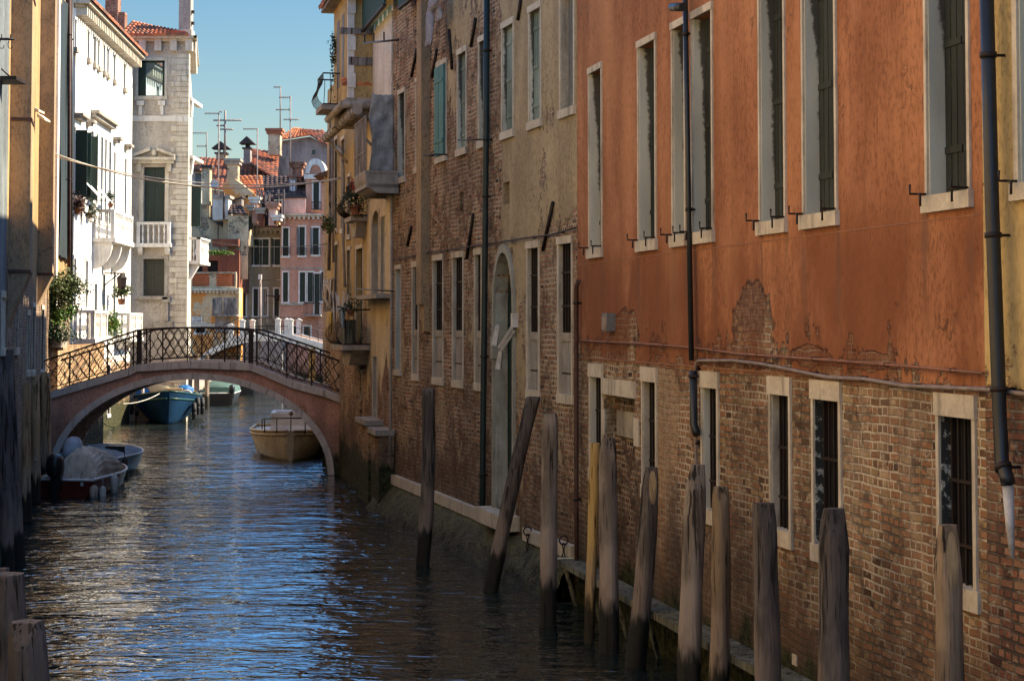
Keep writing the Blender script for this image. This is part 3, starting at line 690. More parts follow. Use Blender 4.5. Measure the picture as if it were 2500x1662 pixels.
# ================================================================ WHITE HOUSE (right bank)
root = thing('canal_house', 'narrow cream house between brown brick and yellow house, white stepped top and curved balcony', 'house', WY.A, WY.rz)
u0, u1 = WY.u(896), WY.u(957)
ar1 = hz(WY, 908, 925, WY.z(908, 724), WY.z(908, 518), 640, .35); ar2 = hz(WY, 931, 939, WY.z(931, 722), WY.z(931, 530), 640, .2)
ar3 = hz(WY, 921, 935, WY.z(921, 420), WY.z(921, 185), 300, .3)
lowd = hz(WY, 911, 921, WY.z(911, 1020), WY.z(911, 870), 950, .3)
facade(root, WY, u0, u1, -1.5, 11.2, [ar1, ar2, ar3, lowd], M_CREAM, D=7, r=.25, arches=[(ar1[0], ar1[1], ar1[3]-.4, ar1[3]), (ar3[0], ar3[1], ar3[3]-.6, ar3[3])])
m = MB(); k = 6
for i in range(k): a = u0+(u1-u0)*i/k; b = u0+(u1-u0)*(i+1)/k; m.box(a+.1, b-.1, -.03, .2, 11.2, 11.36)
part('stepped_coping', m, STONE_W, root)
part('white_render', MB().box(WY.u(905), u1-.02, -.03, -.004, WY.z(912, 320), 11.19), M_WHITEP, root)
for h, jm in ((ar1, JAMB_L), (ar2, JAMB_L), (ar3, JAMB), (lowd, JAMB_L)): window(root, h, 'none', r=h[4], fw=.07 if h is ar1 else .04, lin=0, jamb=jm, sill=.08, mats=(STONE, STONE), shut=GREY_SH, pane=VOID)
part('sill', MB().box(u0+.05, u1-.1, -.35, 0, WY.z(905, 732), WY.z(905, 722)), STONE_D, root)
# heavy curved concrete balcony with lattice screen and folded tarpaulin
P = .72; b0, b1 = WY.u(866, 450, -P), WY.u(893, 450, -P); zt, zb = WY.z(930, 428, -.3), WY.z(930, 476, -.3)
bal = part('balcony', MB().box(b0, b1, -P, 0, zb+.12, zb+.2), CONCRETE, root)
m = MB()
def prof(y0, y1, n=7): return [(-P*.55-P*.45*math.sin(math.pi/2*k/n), zb+(zt-zb)*(1-math.cos(math.pi/2*k/n))*.9) for k in range(n+1)]
pr = prof(0, 0)+[(-P, zt)]; rows = []; N = 36
for i in range(N+1):
    u = b0+(b1-b0)*i/N; bul = .05*abs(math.sin(math.pi*i/4)); rows.append([Vector((u, q[0]-bul*(1-.6*k/len(pr)), q[1])) for k, q in enumerate(pr)])
m.grid(rows); part('parapet', m, CONCRETE, bal)
m = MB().prism([(0, 0)], 0, 0) if False else MB()
pts = [Vector((b1, q[0], q[1])) for q in pr]+[Vector((b1, 0, zt)), Vector((b1, 0, zb))]
m.face(pts); m.face([p-Vector((.1, 0, 0)) for p in pts]); pts2 = [p-Vector((b1-b0, 0, 0)) for p in pts]; m.face(pts2); m.box(b0, b1+.02, -P-.02, 0, zt, zt+.05)
part('side_panel', m, CONCRETE, bal)
m = MB(); zs0, zs1 = zt+.05, WY.z(880, 300, -.7)
for i in range(26): u = b0+(b1-b0)*i/25; m.box(u-.02, u+.02, -P-.01, -P+.012, zs0, zs1)
m.box(b0, b1, -P-.02, -P, zs1, zs1+.04).box(b0, b1, -P-.02, -P, zs0+.4, zs0+.44); part('lattice_screen', m, LATT, bal)
tp = thing('tarpaulin', 'crumpled grey tarpaulin sheet hung upright at the near end of the curved balcony', 'tarpaulin', WY.w(b1-.35, -.05, zt+.05), WY.rz)
ztop = WY.z(945, 228, -.3)-zt; rows = []
for j in range(19):
    rows.append([Vector((.02*math.sin(i*.9+j*.7)+.012*math.sin(j*1.9+i*.4)+random.uniform(-.012, .012), -.56*i/11*(1-.12*abs(math.sin(j*.25))), ztop*j/18+random.uniform(-.015, .015))) for i in range(12)])
cl = part('cloth', MB().grid(rows), TARP, tp); mo_ = cl.modifiers.new('t', 'SOLIDIFY'); mo_.thickness = .02
P_ = wpts(WY, [(866, 705), (962, 711)], .5); t = thing('iron_bar', 'horizontal black iron bar in front of the cream arch', 'bar', P_[0]); part('rod', MB().tube([p-P_[0] for p in P_], .018, 6), IRON, t)
P_ = wpts(WY, [(888, 106), (972, 98)], .5); t = thing('iron_bar', 'spiked iron bar across the top of the white wall', 'bar', P_[0])
part('rod', MB().tube([p-P_[0] for p in P_], .025, 6), IRON, t)
for f in (.03, .32, .62): p = P_[0].lerp(P_[1], f)-P_[0]; part('spike', MB().tube([p, p+Vector((0, 0, .2))], .018, 5), IRON, t)
# buttress piers at water level
for i, (pl, pr_, yt) in enumerate([(884, 921, 1020), (915, 947, 1046)]):
    a, b = WY.u(pl+6, 1000, -.2), WY.u(pr_-6, 1000, -.2); z = WY.z(pl, yt, -.35)
    pp = part('pier', MB().box(a, b, -.34, -.002, -1, z-.12), M_TANBR, root); part('cap_stone', MB().box(a-.06, b+.06, -.42, -.002, z-.12, z), STONE_D, pp)
drain('thin grey double pipe running down beside the cream house', WY, [(955, 400), (956, 700), (953, 1000), (951, 1140)], .03, STONE_D, .1)
# green awning above
aw = thing('awning', 'dark green hanging awning above the white stepped wall', 'awning', WY.w(WY.u(884, 40, -.3), -.3, WY.z(884, 75, -.3)), WY.rz)
cl = part('cloth', MB().box(0, 3.6, 0, .04, 0, 2.6), GREENL, aw); part('rail', MB().box(0, 3.6, -.03, .06, -.04, 0), IRON, aw)
aw = thing('awning', 'short dark green awning over the upper left of the brown brick house', 'awning', WK.w(WK.u(972, 10, -.3), -.3, WK.z(972, 20, -.3)), WK.rz)
part('cloth', MB().box(0, 1.9, 0, .04, 0, 2.), GREENL, aw); part('rail', MB().box(0, 1.7, -.03, .06, -.04, 0), IRON, aw)

# ================================================================ YELLOW HOUSE (right bank, at the bridge)
root = thing('canal_house', 'yellow plastered house with jutting tiled roof and iron balconies beside the bridge', 'house', WY.A, WY.rz)
v0 = 0; v1 = u0-.002
dW = hz(WY, 870, 886, WY.z(870, 870), WY.z(870, 610), 740, .2)
holes = [dW, hz(WY, 849, 856, WY.z(849, 575), WY.z(849, 435), 500, .2), hz(WY, 818, 825, WY.z(818, 560), WY.z(818, 345), 450, .2), hz(WY, 834, 842, WY.z(834, 560), WY.z(834, 345), 450, .2), hz(WY, 848, 856, WY.z(848, 745), WY.z(848, 612), 700, .2), hz(WY, 818, 826, WY.z(818, 750), WY.z(818, 600), 700, .2)]
holes.append(hz(WY, 873, 884, WY.z(873, 962), WY.z(873, 910), 930, .2))
facade(root, WY, v0, v1, -1.5, 11.05, holes, M_YELLOW, D=7)
part('brick_base', MB().box(WY.u(838)+.1, WY.u(884), -.05, -.002, -1.2, WY.z(860, 862)), M_TANBR, root)
part('brick_base', MB().box(v0, WY.u(838)+.05, -.03, -.002, -1.2, 3.3), M_TANBR, root)
for i, h in enumerate(holes): window(root, h, ('shut', 'none', 'shut', 'shut', 'shut', 'none', 'bars')[i], r=.2, fw=.07, lin=.1, shut=[GREEN, GREY_SH, GREEN, GREEN, LATT, LATT, LATT][i], jamb=None, nb=3)
# upper storey jutting out on a deep cornice
OUT = .62; un = WY.u(850, 300, -OUT); ZT = 12.3
z_c = WY.z(850, 240, -OUT)
vf = WY.u(815, 120, -OUT)
tb = MB().box(vf, un, -OUT, 4.4, z_c, ZT); st_ = part('upper_storey', tb, M_YELLOW, root)
m = MB().box(un-.1, un+.02, -OUT-.02, -OUT+.14, z_c, ZT-.1)
for k in range(3): m.box(un-.02, un+.05, -OUT-.03, -OUT+.17, z_c+.25+k*.9, z_c+.6+k*.9)
part('corner_pilaster', m, STONE_W, st_)
a = MB(); 
for q in (826, 838): h = (WY.u(q-2.5, 160, -OUT), WY.u(q+2.5, 160, -OUT), z_c+.5, z_c+2.2); a.box(h[0], h[1], -OUT-.012, -OUT+.02, h[2], h[3])
part('window', a, GREY_SH, st_)
part('ledge_beam', MB().box(un-.04, un+.04, -OUT-.2, .0, z_c+1.55, z_c+1.7), LATT, st_); part('ledge_beam', MB().box(un-.04, un+.03, -OUT, .0, z_c+.8, z_c+1.0), LATT, st_)
# cornice rolls under the storey
m = MB().box(vf-.1, un+.1, -OUT-.08, 0, z_c-.08, z_c); m.tube([(vf-.2, -OUT-.12, z_c-.16), (un+.12, -OUT-.12, z_c-.16)], .1, 8).tube([(un+.06, -OUT-.14, z_c-.16), (un+.06, 0, z_c-.16)], .1, 8)
k = int((un-vf)/.3)
for i in range(k): x = vf+(un-vf)*i/k; m.box(x, x+.14, -OUT+.02, 0, z_c-.42, z_c-.24)
part('cornice', m, STONE_D, st_)
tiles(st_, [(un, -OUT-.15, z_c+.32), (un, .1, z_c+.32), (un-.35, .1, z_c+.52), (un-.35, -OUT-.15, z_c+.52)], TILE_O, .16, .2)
# roof
R0 = [(vf-.3, -OUT-.35, ZT), (un+.3, -OUT-.35, ZT), (un-1.6, 2.2, ZT+1.5), (v0-.2, 2.2, ZT+1.5)]
tiles(root, [(un+.35, -OUT-.3, ZT), (un+.35, 4.5, ZT), (un-1.6, 4.5, ZT+1.5), (un-1.6, 2.2, ZT+1.5)], TILE, .22, .36)
tiles(root, R0, TILE, .22, .36)
part('eave_board', MB().box(vf-.3, un+.25, -OUT-.3, 2, ZT-.1, ZT-.03).box(un+.17, un+.27, -OUT-.35, 2, ZT-.3, ZT-.1), LATT, root)
# round gutter climbing the facade (eave of the lower roof)
P_ = [WY.w(WY.u(872, 268, -.5), -.5, WY.z(872, 268, -.5)), WY.w(WY.u(797, 336, -.7), -.7, WY.z(797, 330, -.7))]
gz = P_[0].z; a0 = Vector((WY.u(872, 268, -.5), -.5, gz)); 
for nm, zz, r_ in (('gutter', 0, .1),):
    uA, uB = WY.u(796, 333, -.55), WY.u(872, 268, -.55)+.6; m = MB(); m.tube([(uA, -.55, WY.z(800, 333, -.55)), (uB-.6, -.55, WY.z(872, 268, -.55))], r_, 10)
    for i in range(12): f = i/11; p = Vector((uA, -.55, WY.z(800, 333, -.55))).lerp(Vector((uB-.6, -.55, WY.z(872, 268, -.55))), f); d_ = Vector((.03, 0, .0)); m.tube([p-d_, p+d_], r_+.025, 10)
    part('gutter', m, STONE_D, root)
    part('gutter_support', MB().tube([(uA+.2, -.5, WY.z(800, 333, -.55)-.1), (uA+.3, 0, WY.z(800, 333, -.55)-.7)], .04, 6).tube([(uB-1.2, -.5, WY.z(872, 268, -.55)-.4), (uB-1.1, 0, WY.z(872, 268, -.55)-.9)], .04, 6), STONE_D, root)
def iron_balcony(root, uc, w, z0, z1, p, bulge=.18, mat=IRON, n=16, slab=STONE_D):
    b = part('balcony', MB().box(uc-w/2-.05, uc+w/2+.05, -p-.05, 0, z0-.12, z0).prism([(uc-w/2+.1, z0-.12), (uc+w/2-.1, z0-.12), (uc+w/4, z0-.5), (uc-w/4, z0-.5)], -p*.7, 0), slab, root)
    m = MB(); h = z1-z0
    def bar(x, y, nx, ny):
        m.tube([Vector((x+nx*bulge*o, y+ny*bulge*o, z0+h*f)) for f, o in ((0, .1), (.12, .7), (.28, 1), (.45, .75), (.65, .2), (.85, 0), (1, .05))], .009, 4)
    n = max(6, n//2+1)
    for i in range(n): bar(uc-w/2+w*i/(n-1), -p, 0, -1)
    for i in range(1, max(3, int(n*p/w))): y = -p+p*i/max(3, int(n*p/w)); bar(uc-w/2, y, -1, 0); bar(uc+w/2, y, 1, 0)
    for z in (z0+.02, z1): m.tube([(uc-w/2, 0, z), (uc-w/2, -p, z), (uc+w/2, -p, z), (uc+w/2, 0, z)], .02, 5, smooth=False)
    part('railing', m, mat, b); return b
# lower balcony with canes and drying things
c1 = WY.u(862, 800, -.35); zb0, zb1 = WY.z(850, 842, -.5), WY.z(850, 756, -.5)
b = iron_balcony(root, c1-.7, 2.4, zb0, zb1, .62, .2, IRON)
m = MB()
for i in range(26): x = c1-1.7+random.uniform(0, 1.3); m.tube([(x, -.5+random.uniform(-.1, .1), zb0+.02), (x+random.uniform(-.1, .5), -.55+random.uniform(-.25, .2), zb1+random.uniform(.0, .5))], .013, 5)
cb = thing('cane_bundle', 'bundle of pale canes and sticks leaning on the lower iron balcony', 'canes', WY.w(0, 0, 0), WY.rz); part('canes', m, ROPE, cb)
tb_ = thing('balcony_crate', 'pale wooden crate on the lower iron balcony', 'crate', WY.w(c1+.1, -.45, zb0+.01), WY.rz)
m = MB()
for i in range(5): m.box(-.3+.12*i, -.2+.12*i, -.16, -.13, 0, .62)
m.box(-.3, .3, -.13, .12, 0, .6); part('boards', m, PLANK, tb_)
cl_ = thing('blue_cloth', 'blue grey cloth hung over the lower iron balcony rail', 'cloth', WY.w(c1+.42, -.62, zb1), WY.rz)
m = MB(); m.grid([[Vector((.05*i, -.03*math.sin(i*1.5)-.04, -.06*j+.03)) for i in range(6)] for j in range(9)]); o = part('fold', m, simple('blue_grey_cloth', (.16, .27, .36), (.3, .34, .38), .9), cl_); o.modifiers.new('t', 'SOLIDIFY').thickness = .02
cl_ = thing('yellow_cloth', 'small yellow cloth hanging at the left end of the lower iron balcony', 'cloth', WY.w(c1-1.95, -.66, zb1-.05), WY.rz)
m = MB(); m.grid([[Vector((.045*i*(1-j/12), -.02*math.sin(i*1.5), -.08*j)) for i in range(6)] for j in range(8)]); o = part('fold', m, simple('yellow_cloth', (.6, .45, .08), (.5, .36, .06), .9), cl_); o.modifiers.new('t', 'SOLIDIFY').thickness = .02
# wooden crib frame with net to its left
P_ = WY.w(WY.u(800, 700, -.5), -.5, WY.z(800, 760, -.5)); fr = thing('drying_frame', 'wooden drying frame with tangled cords on the far end of the yellow house', 'frame', P_, WY.rz)
h_ = WY.z(800, 682, -.5)-WY.z(800, 760, -.5)
m = MB()
for x in (-.7, .0, .9, 1.6): m.box(x-.03, x+.03, -.03, .03, 0, h_)
m.box(-.75, 1.7, -.04, .04, h_-.06, h_).box(-.75, 1.7, -.04, .04, 0, .06); part('posts', m, LATT, fr)
m = MB()
for i in range(16): m.tube([(random.uniform(-.7, 1.6), -.04, h_), (random.uniform(-.7, 1.6), -.07, h_*.5), (random.uniform(-.7, 1.6), -.04, 0)], .01, 4)
part('cords', m, ROPE, fr)
# round belly basket balcony higher up and top balcony with scroll
c2 = WY.u(852, 500, -.4); iron_balcony(root, c2-.2, 1.2, WY.z(845, 528, -.5), WY.z(845, 448, -.5), .36, .26, IRON, 18)
c3 = vf+.75; bb = iron_balcony(root, c3, 1.2, WY.z(800, 246, -OUT-.4), WY.z(800, 168, -OUT-.4), OUT+.42, .16, IRON, 14)
for i in range(9): pass
# pots & plants on them come later
pl_ = lambda px, py, off: WY.w(WY.u(px, py, off), off, WY.z(px, py, off))
drain('tall thin pipe at the far corner of the yellow house', WY, [(808, 300), (806, 500), (803, 660)], .05, LATT, .15)
drain('long thin pipe on the yellow house under the slanting gutter', WY, [(812, 335), (812, 520), (814, 640)], .035, CONDUIT, .12)
drain('downpipe with a bend in the middle of the yellow facade', WY, [(812, 355), (835, 370), (838, 420), (838, 600), (842, 700)], .04, STONE_D, .12)

# ================================================================ LEFT BANK, near
root = thing('canal_house', 'grey blue stuccoed house at the far left edge with tall slit windows', 'house', WL.A, WL.rz)
ua, ub_ = WL.u(-2600), WL.u(14)
ua = -10.5
hl = [hz(WL, 3, 9, WL.z(3, 850), WL.z(3, 726), 790, .2)]
zn = [WL.u(277-7980/Z) for Z in (5, 8, 11, 14, 17, 20, 23)]
hl2 = [(q, q+.9, z0, z0+1.9) for q in zn for z0 in (5.2, 8.6, 11.4)]
facade(root, WL, ub_-9.0, ub_, -1.5, 14, hl, M_LGREY, D=7)
for h in hl: window(root, h, 'none', r=.2, fw=.1, lin=.12, mats=(STONE, STONE))
root2 = thing('canal_house', 'warm rendered house on the left bank beside the camera', 'house', WL.A, WL.rz)
facade(root2, WL, ua, ub_-9.01, -1.5, 14, [h for h in hl2 if h[1] < ub_-9.2], M_LNEAR, D=7)
for h in hl2:
    if h[1] < ub_-9.2: window(root2, h, 'glass', r=.2, fw=.08, pane=GLASS)
# ochre house with chimney breasts
root = thing('canal_house', 'ochre stuccoed house on the left bank with two big chimney breasts on sloping feet', 'house', WL.A, WL.rz)
ue = WL.u(114)
hh = [hz(WL, 37, 43, WL.z(37, 850), WL.z(37, 735), 790, .2), hz(WL, 66, 71, WL.z(66, 905), WL.z(66, 770), 790, .2), hz(WL, 78, 84, WL.z(78, 905), WL.z(78, 750), 790, .2), hz(WL, 100, 106, WL.z(100, 905), WL.z(100, 755), 790, .2)]
facade(root, WL, ub_+.002, ue, -1.5, 13.6, hh, M_LOCHRE, D=7)
for i, h in enumerate(hh): window(root, h, 'bars' if i % 2 else 'none', r=.2, fw=.1, lin=.12, mats=(STONE, STONE), jamb=None)
for (px, pr_, yb, yc, Lb) in ((18, 68, 667, 800, .95), (90, 125, 672, 745, 1.2)):
    a = WL.u(px); zz, zc = WL.z(px, yb), WL.z(px, yc)
    # width out of the wall measured on the camera-facing side
    Q = WL.w(a, 0, 0); sc1 = F/Q.y; o_ = (pr_-px)/sc1
    br = part('chimney_breast', MB().box(a, a+Lb, -o_, -.002, zz, 13.9), M_BREAST, root)
    m = MB(); A_ = [(-o_, zz), (0, zz), (0, zc)]
    f1 = [Vector((a, q[0], q[1])) for q in A_]; f2 = [v+Vector((Lb, 0, 0)) for v in f1]; m.face(f1); m.face(f2[::-1])
    for k in range(3): m.face([f1[k], f2[k], f2[(k+1) % 3], f1[(k+1) % 3]])
    part('sloping_foot', m, M_BREAST, br)
    for zq in ((zz+.01,) if px > 50 else (zz+.01, zz+2.75, zz+5.0)): part('band', MB().box(a-.02, a+Lb+.02, -o_-.02, 0, zq, zq+.06), RUST, br)
P_ = at(30, 96, 27.5); t = thing('hanging_hook_bar', 'black iron bar with hanging hooks on the grey blue wall at left', 'hook bar', P_)
m = MB().tube([(-.45, 0, 0), (.03, 0, 0)], .022, 6)
for x in (-.03, -.17): m.tube([(x, 0, .08), (x, 0, 0)], .01, 5)
part('bar', m, IRON, t)
for x in (-.03, -.17): part('hook', MB().tube([(x-.02, 0, -.02), (x-.04, 0, -.08), (x-.03, 0, -.14), (x+.01, 0, -.155), (x+.03, 0, -.13), (x+.035, 0, -.1)], .007, 5), IRON, t)
P_ = at(2, 192, 28); t = thing('door_canopy', 'dark metal canopy plate jutting from the far left wall', 'canopy', P_)
part('plate', MB().box(-.35, .26, -.02, .6, -.02, .04), IRON, t, None); part('stay', MB().tube([(-.3, .3, .4), (.1, .3, .04)], .015, 5), IRON, t)
P_ = at(78, 255, 40); t = thing('chimney_hood', 'pair of small stone hoods on the ochre wall between the chimney breasts', 'hood', P_)
part('hood', MB().prism([(-.08, 0), (.16, -.12), (.16, -.17), (-.08, -.1)], 0, .5), STONE, t); part('hood', MB().prism([(.12, -.2), (.3, -.33), (.3, -.37), (.12, -.3)], 0, .5), STONE, t)

# dark sheet-covered narrow house, pipes
root = thing('canal_house', 'narrow house behind the chimney breasts covered by dark green-black sheeting', 'house', WL2.A, WL2.rz)
facade(root, WL2, .0, WL2.u(171), -1.5, 14.5, [], M_LOCHRE, D=7)
sA, sB = WL2.u(131), WL2.u(163); m = MB(); rows = [[Vector((sA+(sB-sA)*i/10, -.12-.05*math.sin(i*1.7+j*.5), 6.2+8*j/14)) for i in range(11)] for j in range(15)]
part('sheeting', m.grid(rows), NET, root)
part('painted_sunlit_edge', MB().box(WL2.u(124), WL2.u(128), -.14, -.002, 3, 14.3), M_FACADE, root)  # white strip: the bright sunlit wall edge put into its colour
drain('first of the thin pipes left of the white palace', WL2, [(170, -60), (169, 300), (168, 760)], .06, RUST, .2, (.4, 1.3), name='drainpipe')
drain('black pipe beside the left corner of the white palace', WL2, [(176, -40), (174, 300), (173, 780)], .05, PIPE, .16, (.4, 1.3))

# ================================================================ WHITE SUNLIT PALACE
root = thing('palace', 'tall sunlit whitewashed palace with stone balconies and green shutters on the left bank', 'palace', WF.A, WF.rz)
eu = WF.L+.2
zc0 = 14.95
up = [(181, 185), (213, 217), (228, 233), (238, 242), (252, 256), (261, 265), (277, 281), (302, 306)]
H1 = [hz(WF, a, b, 13.75, 14.75, 100) for a, b in up]
mid = [(183, 189), (193, 197), (210, 214), (221, 227), (234, 238), (245, 250), (255, 259), (265, 270), (277, 281), (304, 308)]
H2 = [hz(WF, a, b, 8.0 if 3 <= i <= 7 else 8.6, 11.2 if 3 <= i <= 7 else 10.9, 400) for i, (a, b) in enumerate(mid)]
low = [(179, 184, 4.7, 6.4), (208, 213, 4.7, 6.4), (276, 281, 3.6, 6.3), (301, 305, 4.9, 6.2), (230, 236, 3.7, 5.6), (250, 256, 3.6, 6.0)]
H3 = [hz(WF, a, b, z0, z1, 700) for a, b, z0, z1 in low]
H4 = [hz(WF, 214, 222, .6, 2.6, 900), hz(WF, 262, 268, .6, 2.5, 900)]
facade(root, WF, 0, eu, -1.5, 15.2, H1+H2+H3+H4, M_FACADE, D=7, r=.2)
for i, h in enumerate(H1): window(root, h, 'shut', r=.2, fw=.05, lin=.08, jamb=None, mats=(STONE_W, STONE_D), sill=.16, sp=.12)
for i, h in enumerate(H2):
    window(root, h, 'shut', r=.2, fw=.07, lin=.1, jamb=None, mats=(STONE_W, STONE_W), sill=.12)
    if i in (0, 1, 2, 8, 9): part('hood_mould', MB().box(h[0]-.15, h[1]+.15, -.3, .0, h[3]+.5, h[3]+.6).box(h[0]-.1, h[1]+.1, -.18, 0, h[3]+.4, h[3]+.5), STONE_D, root)
part('hood_mould', MB().box(H2[3][0]-.1, H2[7][1]+.1, -.32, 0, 11.85, 11.97).box(H2[3][0]-.05, H2[7][1]+.05, -.2, 0, 11.72, 11.85), STONE_D, root)
for i, h in enumerate(H3): window(root, h, 'shut', r=.2, fw=.07, lin=.12, jamb=None, mats=(STONE_W, STONE_W))
for i, h in enumerate(H4): window(root, h, 'bars', r=.2, fw=.07, lin=.12, jamb=None, mats=(STONE_W, STONE_W))
for i in (0, 1, 2): # half-open green shutters standing out from the wall
    h = H2[i]; part('open_shutter', MB().box(h[0]-.03, h[0]+.01, -.42, -.0, h[2], h[3]), GREEN, root)
cornice(root, .1, eu-.1, 14.95, 15.45, .5, STONE, .36)
tiles(root, [(-.2, -.6, 15.47), (eu+.2, -.6, 15.47), (eu+.2, 2.5, 16.3), (-.2, 2.5, 16.3)], TILE)
fac_root = root
balcony(root, WF.u(226, 545), WF.u(226, 545)+4.4, 7.3, 8.35, .8, STONE_W, 1.0)
balcony(root, WF.u(180, 800), WF.u(180, 800)+2.7, 3.6, 4.6, .72, STONE_W, .3)
balcony(root, WF.u(280, 780), WF.u(280, 780)+3.4, 3.55, 4.55, .6, STONE_W, .3)
for px in (181, 209): u = WF.u(px, 480); part('window_balcony', MB().box(u-.1, u+1.0, -.4, 0, 8.35, 8.45).prism([(u, 8.35), (u+.9, 8.35), (u+.7, 8.05), (u+.2, 8.05)], -.35, 0), STONE_W, root)
for px, y0, y1 in ((186, 430, 480), (213, 440, 500)):
    a = WF.u(px, 440); p = thing('awning', 'white slanting awning pole by the green shutters, '+('nearer of two' if px == 186 else 'farther of two'), 'awning', WF.w(a, 0, 9.4), WF.rz)
    part('cloth', MB().grid([[Vector((0, 0, 0)), Vector((.9, 0, 0))], [Vector((0, -.75, -.8)), Vector((.9, -.75, -.8))]]), simple('white_awning_cloth', (.8, .78, .72), (.7, .68, .62), .9), p).modifiers.new('t', 'SOLIDIFY').thickness = .02
    part('arm', MB().tube([(0, 0, -.8), (0, -.75, -.8)], .015, 5), IRON, p)
# lantern ornament
t = thing('wall_lantern', 'dark ornate lantern bracket on the white palace above the lower balconies', 'lantern', WF.w(WF.u(252, 720), -.1, 6.05), WF.rz)
part('bracket', MB().tube([(0, .1, 0), (0, -.7, 0)], .03, 6).tube([(0, .1, -.5), (0, -.5, 0)], .025, 6), IRON, t)
part('lantern', MB().lathe((0, -.6, -.62), [(.08, 0), (.17, .1), (.2, .4), (.22, .44), (.05, .6)], 6, False), IRON, t)
# brick chimney over the palace roof
t = thing('chimney', 'tall brown brick chimney stack behind the palace cornice', 'chimney', at(280, 785, 74)-Vector((0, 0, 4.2)))
part('stack', MB().box(-.55, .0, 0, .6, 15, 19.2).box(-.02, .28, .1, .6, 15, 17.6), RBRICK, t)

# ================================================================ CORNER TOWER
root = thing('tower_house', 'grey rendered corner house with pedimented window, small balustrade and red tiled roof', 'house', WT.A, WT.rz)
Tx = lambda px, py=785: WT.u(px, py); Tz = lambda py, px=380: WT.z(px, py)
w1 = hp(WT, 337, 402, 148, 235); dT = hp(WT, 350, 403, 408, 541); w3 = hp(WT, 349, 402, 632, 723)
facade(root, WT, Tx(300), Tx(455), -1.5, Tz(95), [w1, dT, w3], M_TOWER, D=22, r=.28, skew=-.178)
w = window(root, w1, 'none', r=.2, fw=.1, lin=.12, sill=.16, pane=GLASS_S, jamb=None)
m = MB().box(w1[0], w1[0]+.3, .1, .15, w1[2], w1[3]).box(w1[1]-.12, w1[1], .1, .15, w1[2], w1[3]).box(w1[0], w1[1], .1, .15, w1[3]-.08, w1[3]).box(w1[0], w1[1], .1, .15, w1[2], w1[2]+.04); part('casement', m, GREEN, w)
window(root, dT, 'shut', r=.28, fw=.16, lin=0, sill=0, jamb=JAMB_L, mats=(STONE, STONE)); window(root, w3, 'shut', r=.28, fw=.14, lin=.12, sill=.14, sp=.2, jamb=JAMB_L, mats=(STONE_D, STONE_D), shut=simple('brown_green_shutter', (.05, .045, .03), (.03, .03, .022), .6))
zz = lambda y: Tz(y)
# pediment and door surround
m = MB(); cx = (dT[0]+dT[1])/2; hw = .92
m.box(cx-hw, cx+hw, -.3, 0, zz(392), zz(385)).box(cx-hw+.06, cx+hw-.06, -.2, 0, zz(400), zz(392))
for s in (-1, 1): m.prism([(cx+s*hw, zz(385)), (cx+s*hw, zz(378)), (cx+s*.14, zz(361)), (cx+s*.14, zz(369))], -.28, 0)
for x in (dT[0]-.28, dT[1]+.08): m.box(x, x+.2, -.14, 0, zz(420), zz(400))
m.ball((cx, -.12, zz(374)), .13, .1, .17); part('pediment', m, STONE, root)
# balustrade
b0_, b1_ = Tx(335), Tx(418); balcony(root, b0_, b1_, zz(595), zz(543), .35, STONE_W, .35)
part('band_course', MB().box(Tx(300), Tx(455)+.01, -.05, 0, zz(297), zz(283)), STONE_W, root)
part('apron_panel', MB().box(w1[0]-.02, w1[0]+.28, -.14, 0, zz(258), zz(247)).box(w1[1]-.25, w1[1]+.05, -.14, 0, zz(258), zz(247)).box(w1[0]+.05, w1[0]+.2, -.08, 0, zz(282), zz(258)).box(w1[1]-.18, w1[1]-.03, -.08, 0, zz(282), zz(258)), STONE_W, root)
# quoins: single ashlar blocks with dark joints
q = MB(); z = -1; k = 0
while z < zz(135):
    h = random.uniform(.2, .27); q.box(Tx(455)-(.72 if k % 2 else .48), Tx(455)+.03, -.045, .25, z+.01, z+h-.012); z += h; k += 1
part('quoins', q, STONE, root)
cornice(root, Tx(306), Tx(458), zz(126), zz(90), .36, STONE, .66)
m = MB()
for i in range(11): y = .3+i*.62; m.box(Tx(455)-.178*y-.01, Tx(455)-.178*y+.3, y, y+.25, zz(126), zz(95))
a = Tx(455); m.face([(a, -.36, zz(90)), (a+.42, -.36, zz(90)), (a+.42-.178*8, 8, zz(90)), (a-.178*8, 8, zz(90))]); m.face([(a+.42, -.36, zz(90)), (a+.42-.178*8, 8, zz(90)), (a+.42-.178*8, 8, zz(97)), (a+.42, -.36, zz(97))]); m.face([(a, -.36, zz(97)), (a+.42, -.36, zz(97)), (a+.42-.178*8, 8, zz(97)), (a-.178*8, 8, zz(97))])
part('side_cornice', m, STONE, root)
# lower pilaster columns and stone apron
part('corbel_column', MB().box(Tx(402), Tx(412), -.14, 0, zz(784), zz(735)).box(Tx(398), Tx(416), -.2, 0, zz(738), zz(725)), STONE_D, root)
part('stone_apron', MB().box(Tx(345), Tx(425), -.1, 0, zz(800), zz(785)), STONE_D, root)
part('side_shutter', MB().box(Tx(455)+.02, Tx(455)+.42, .8, .86, zz(550), zz(446)), GREEN, root)
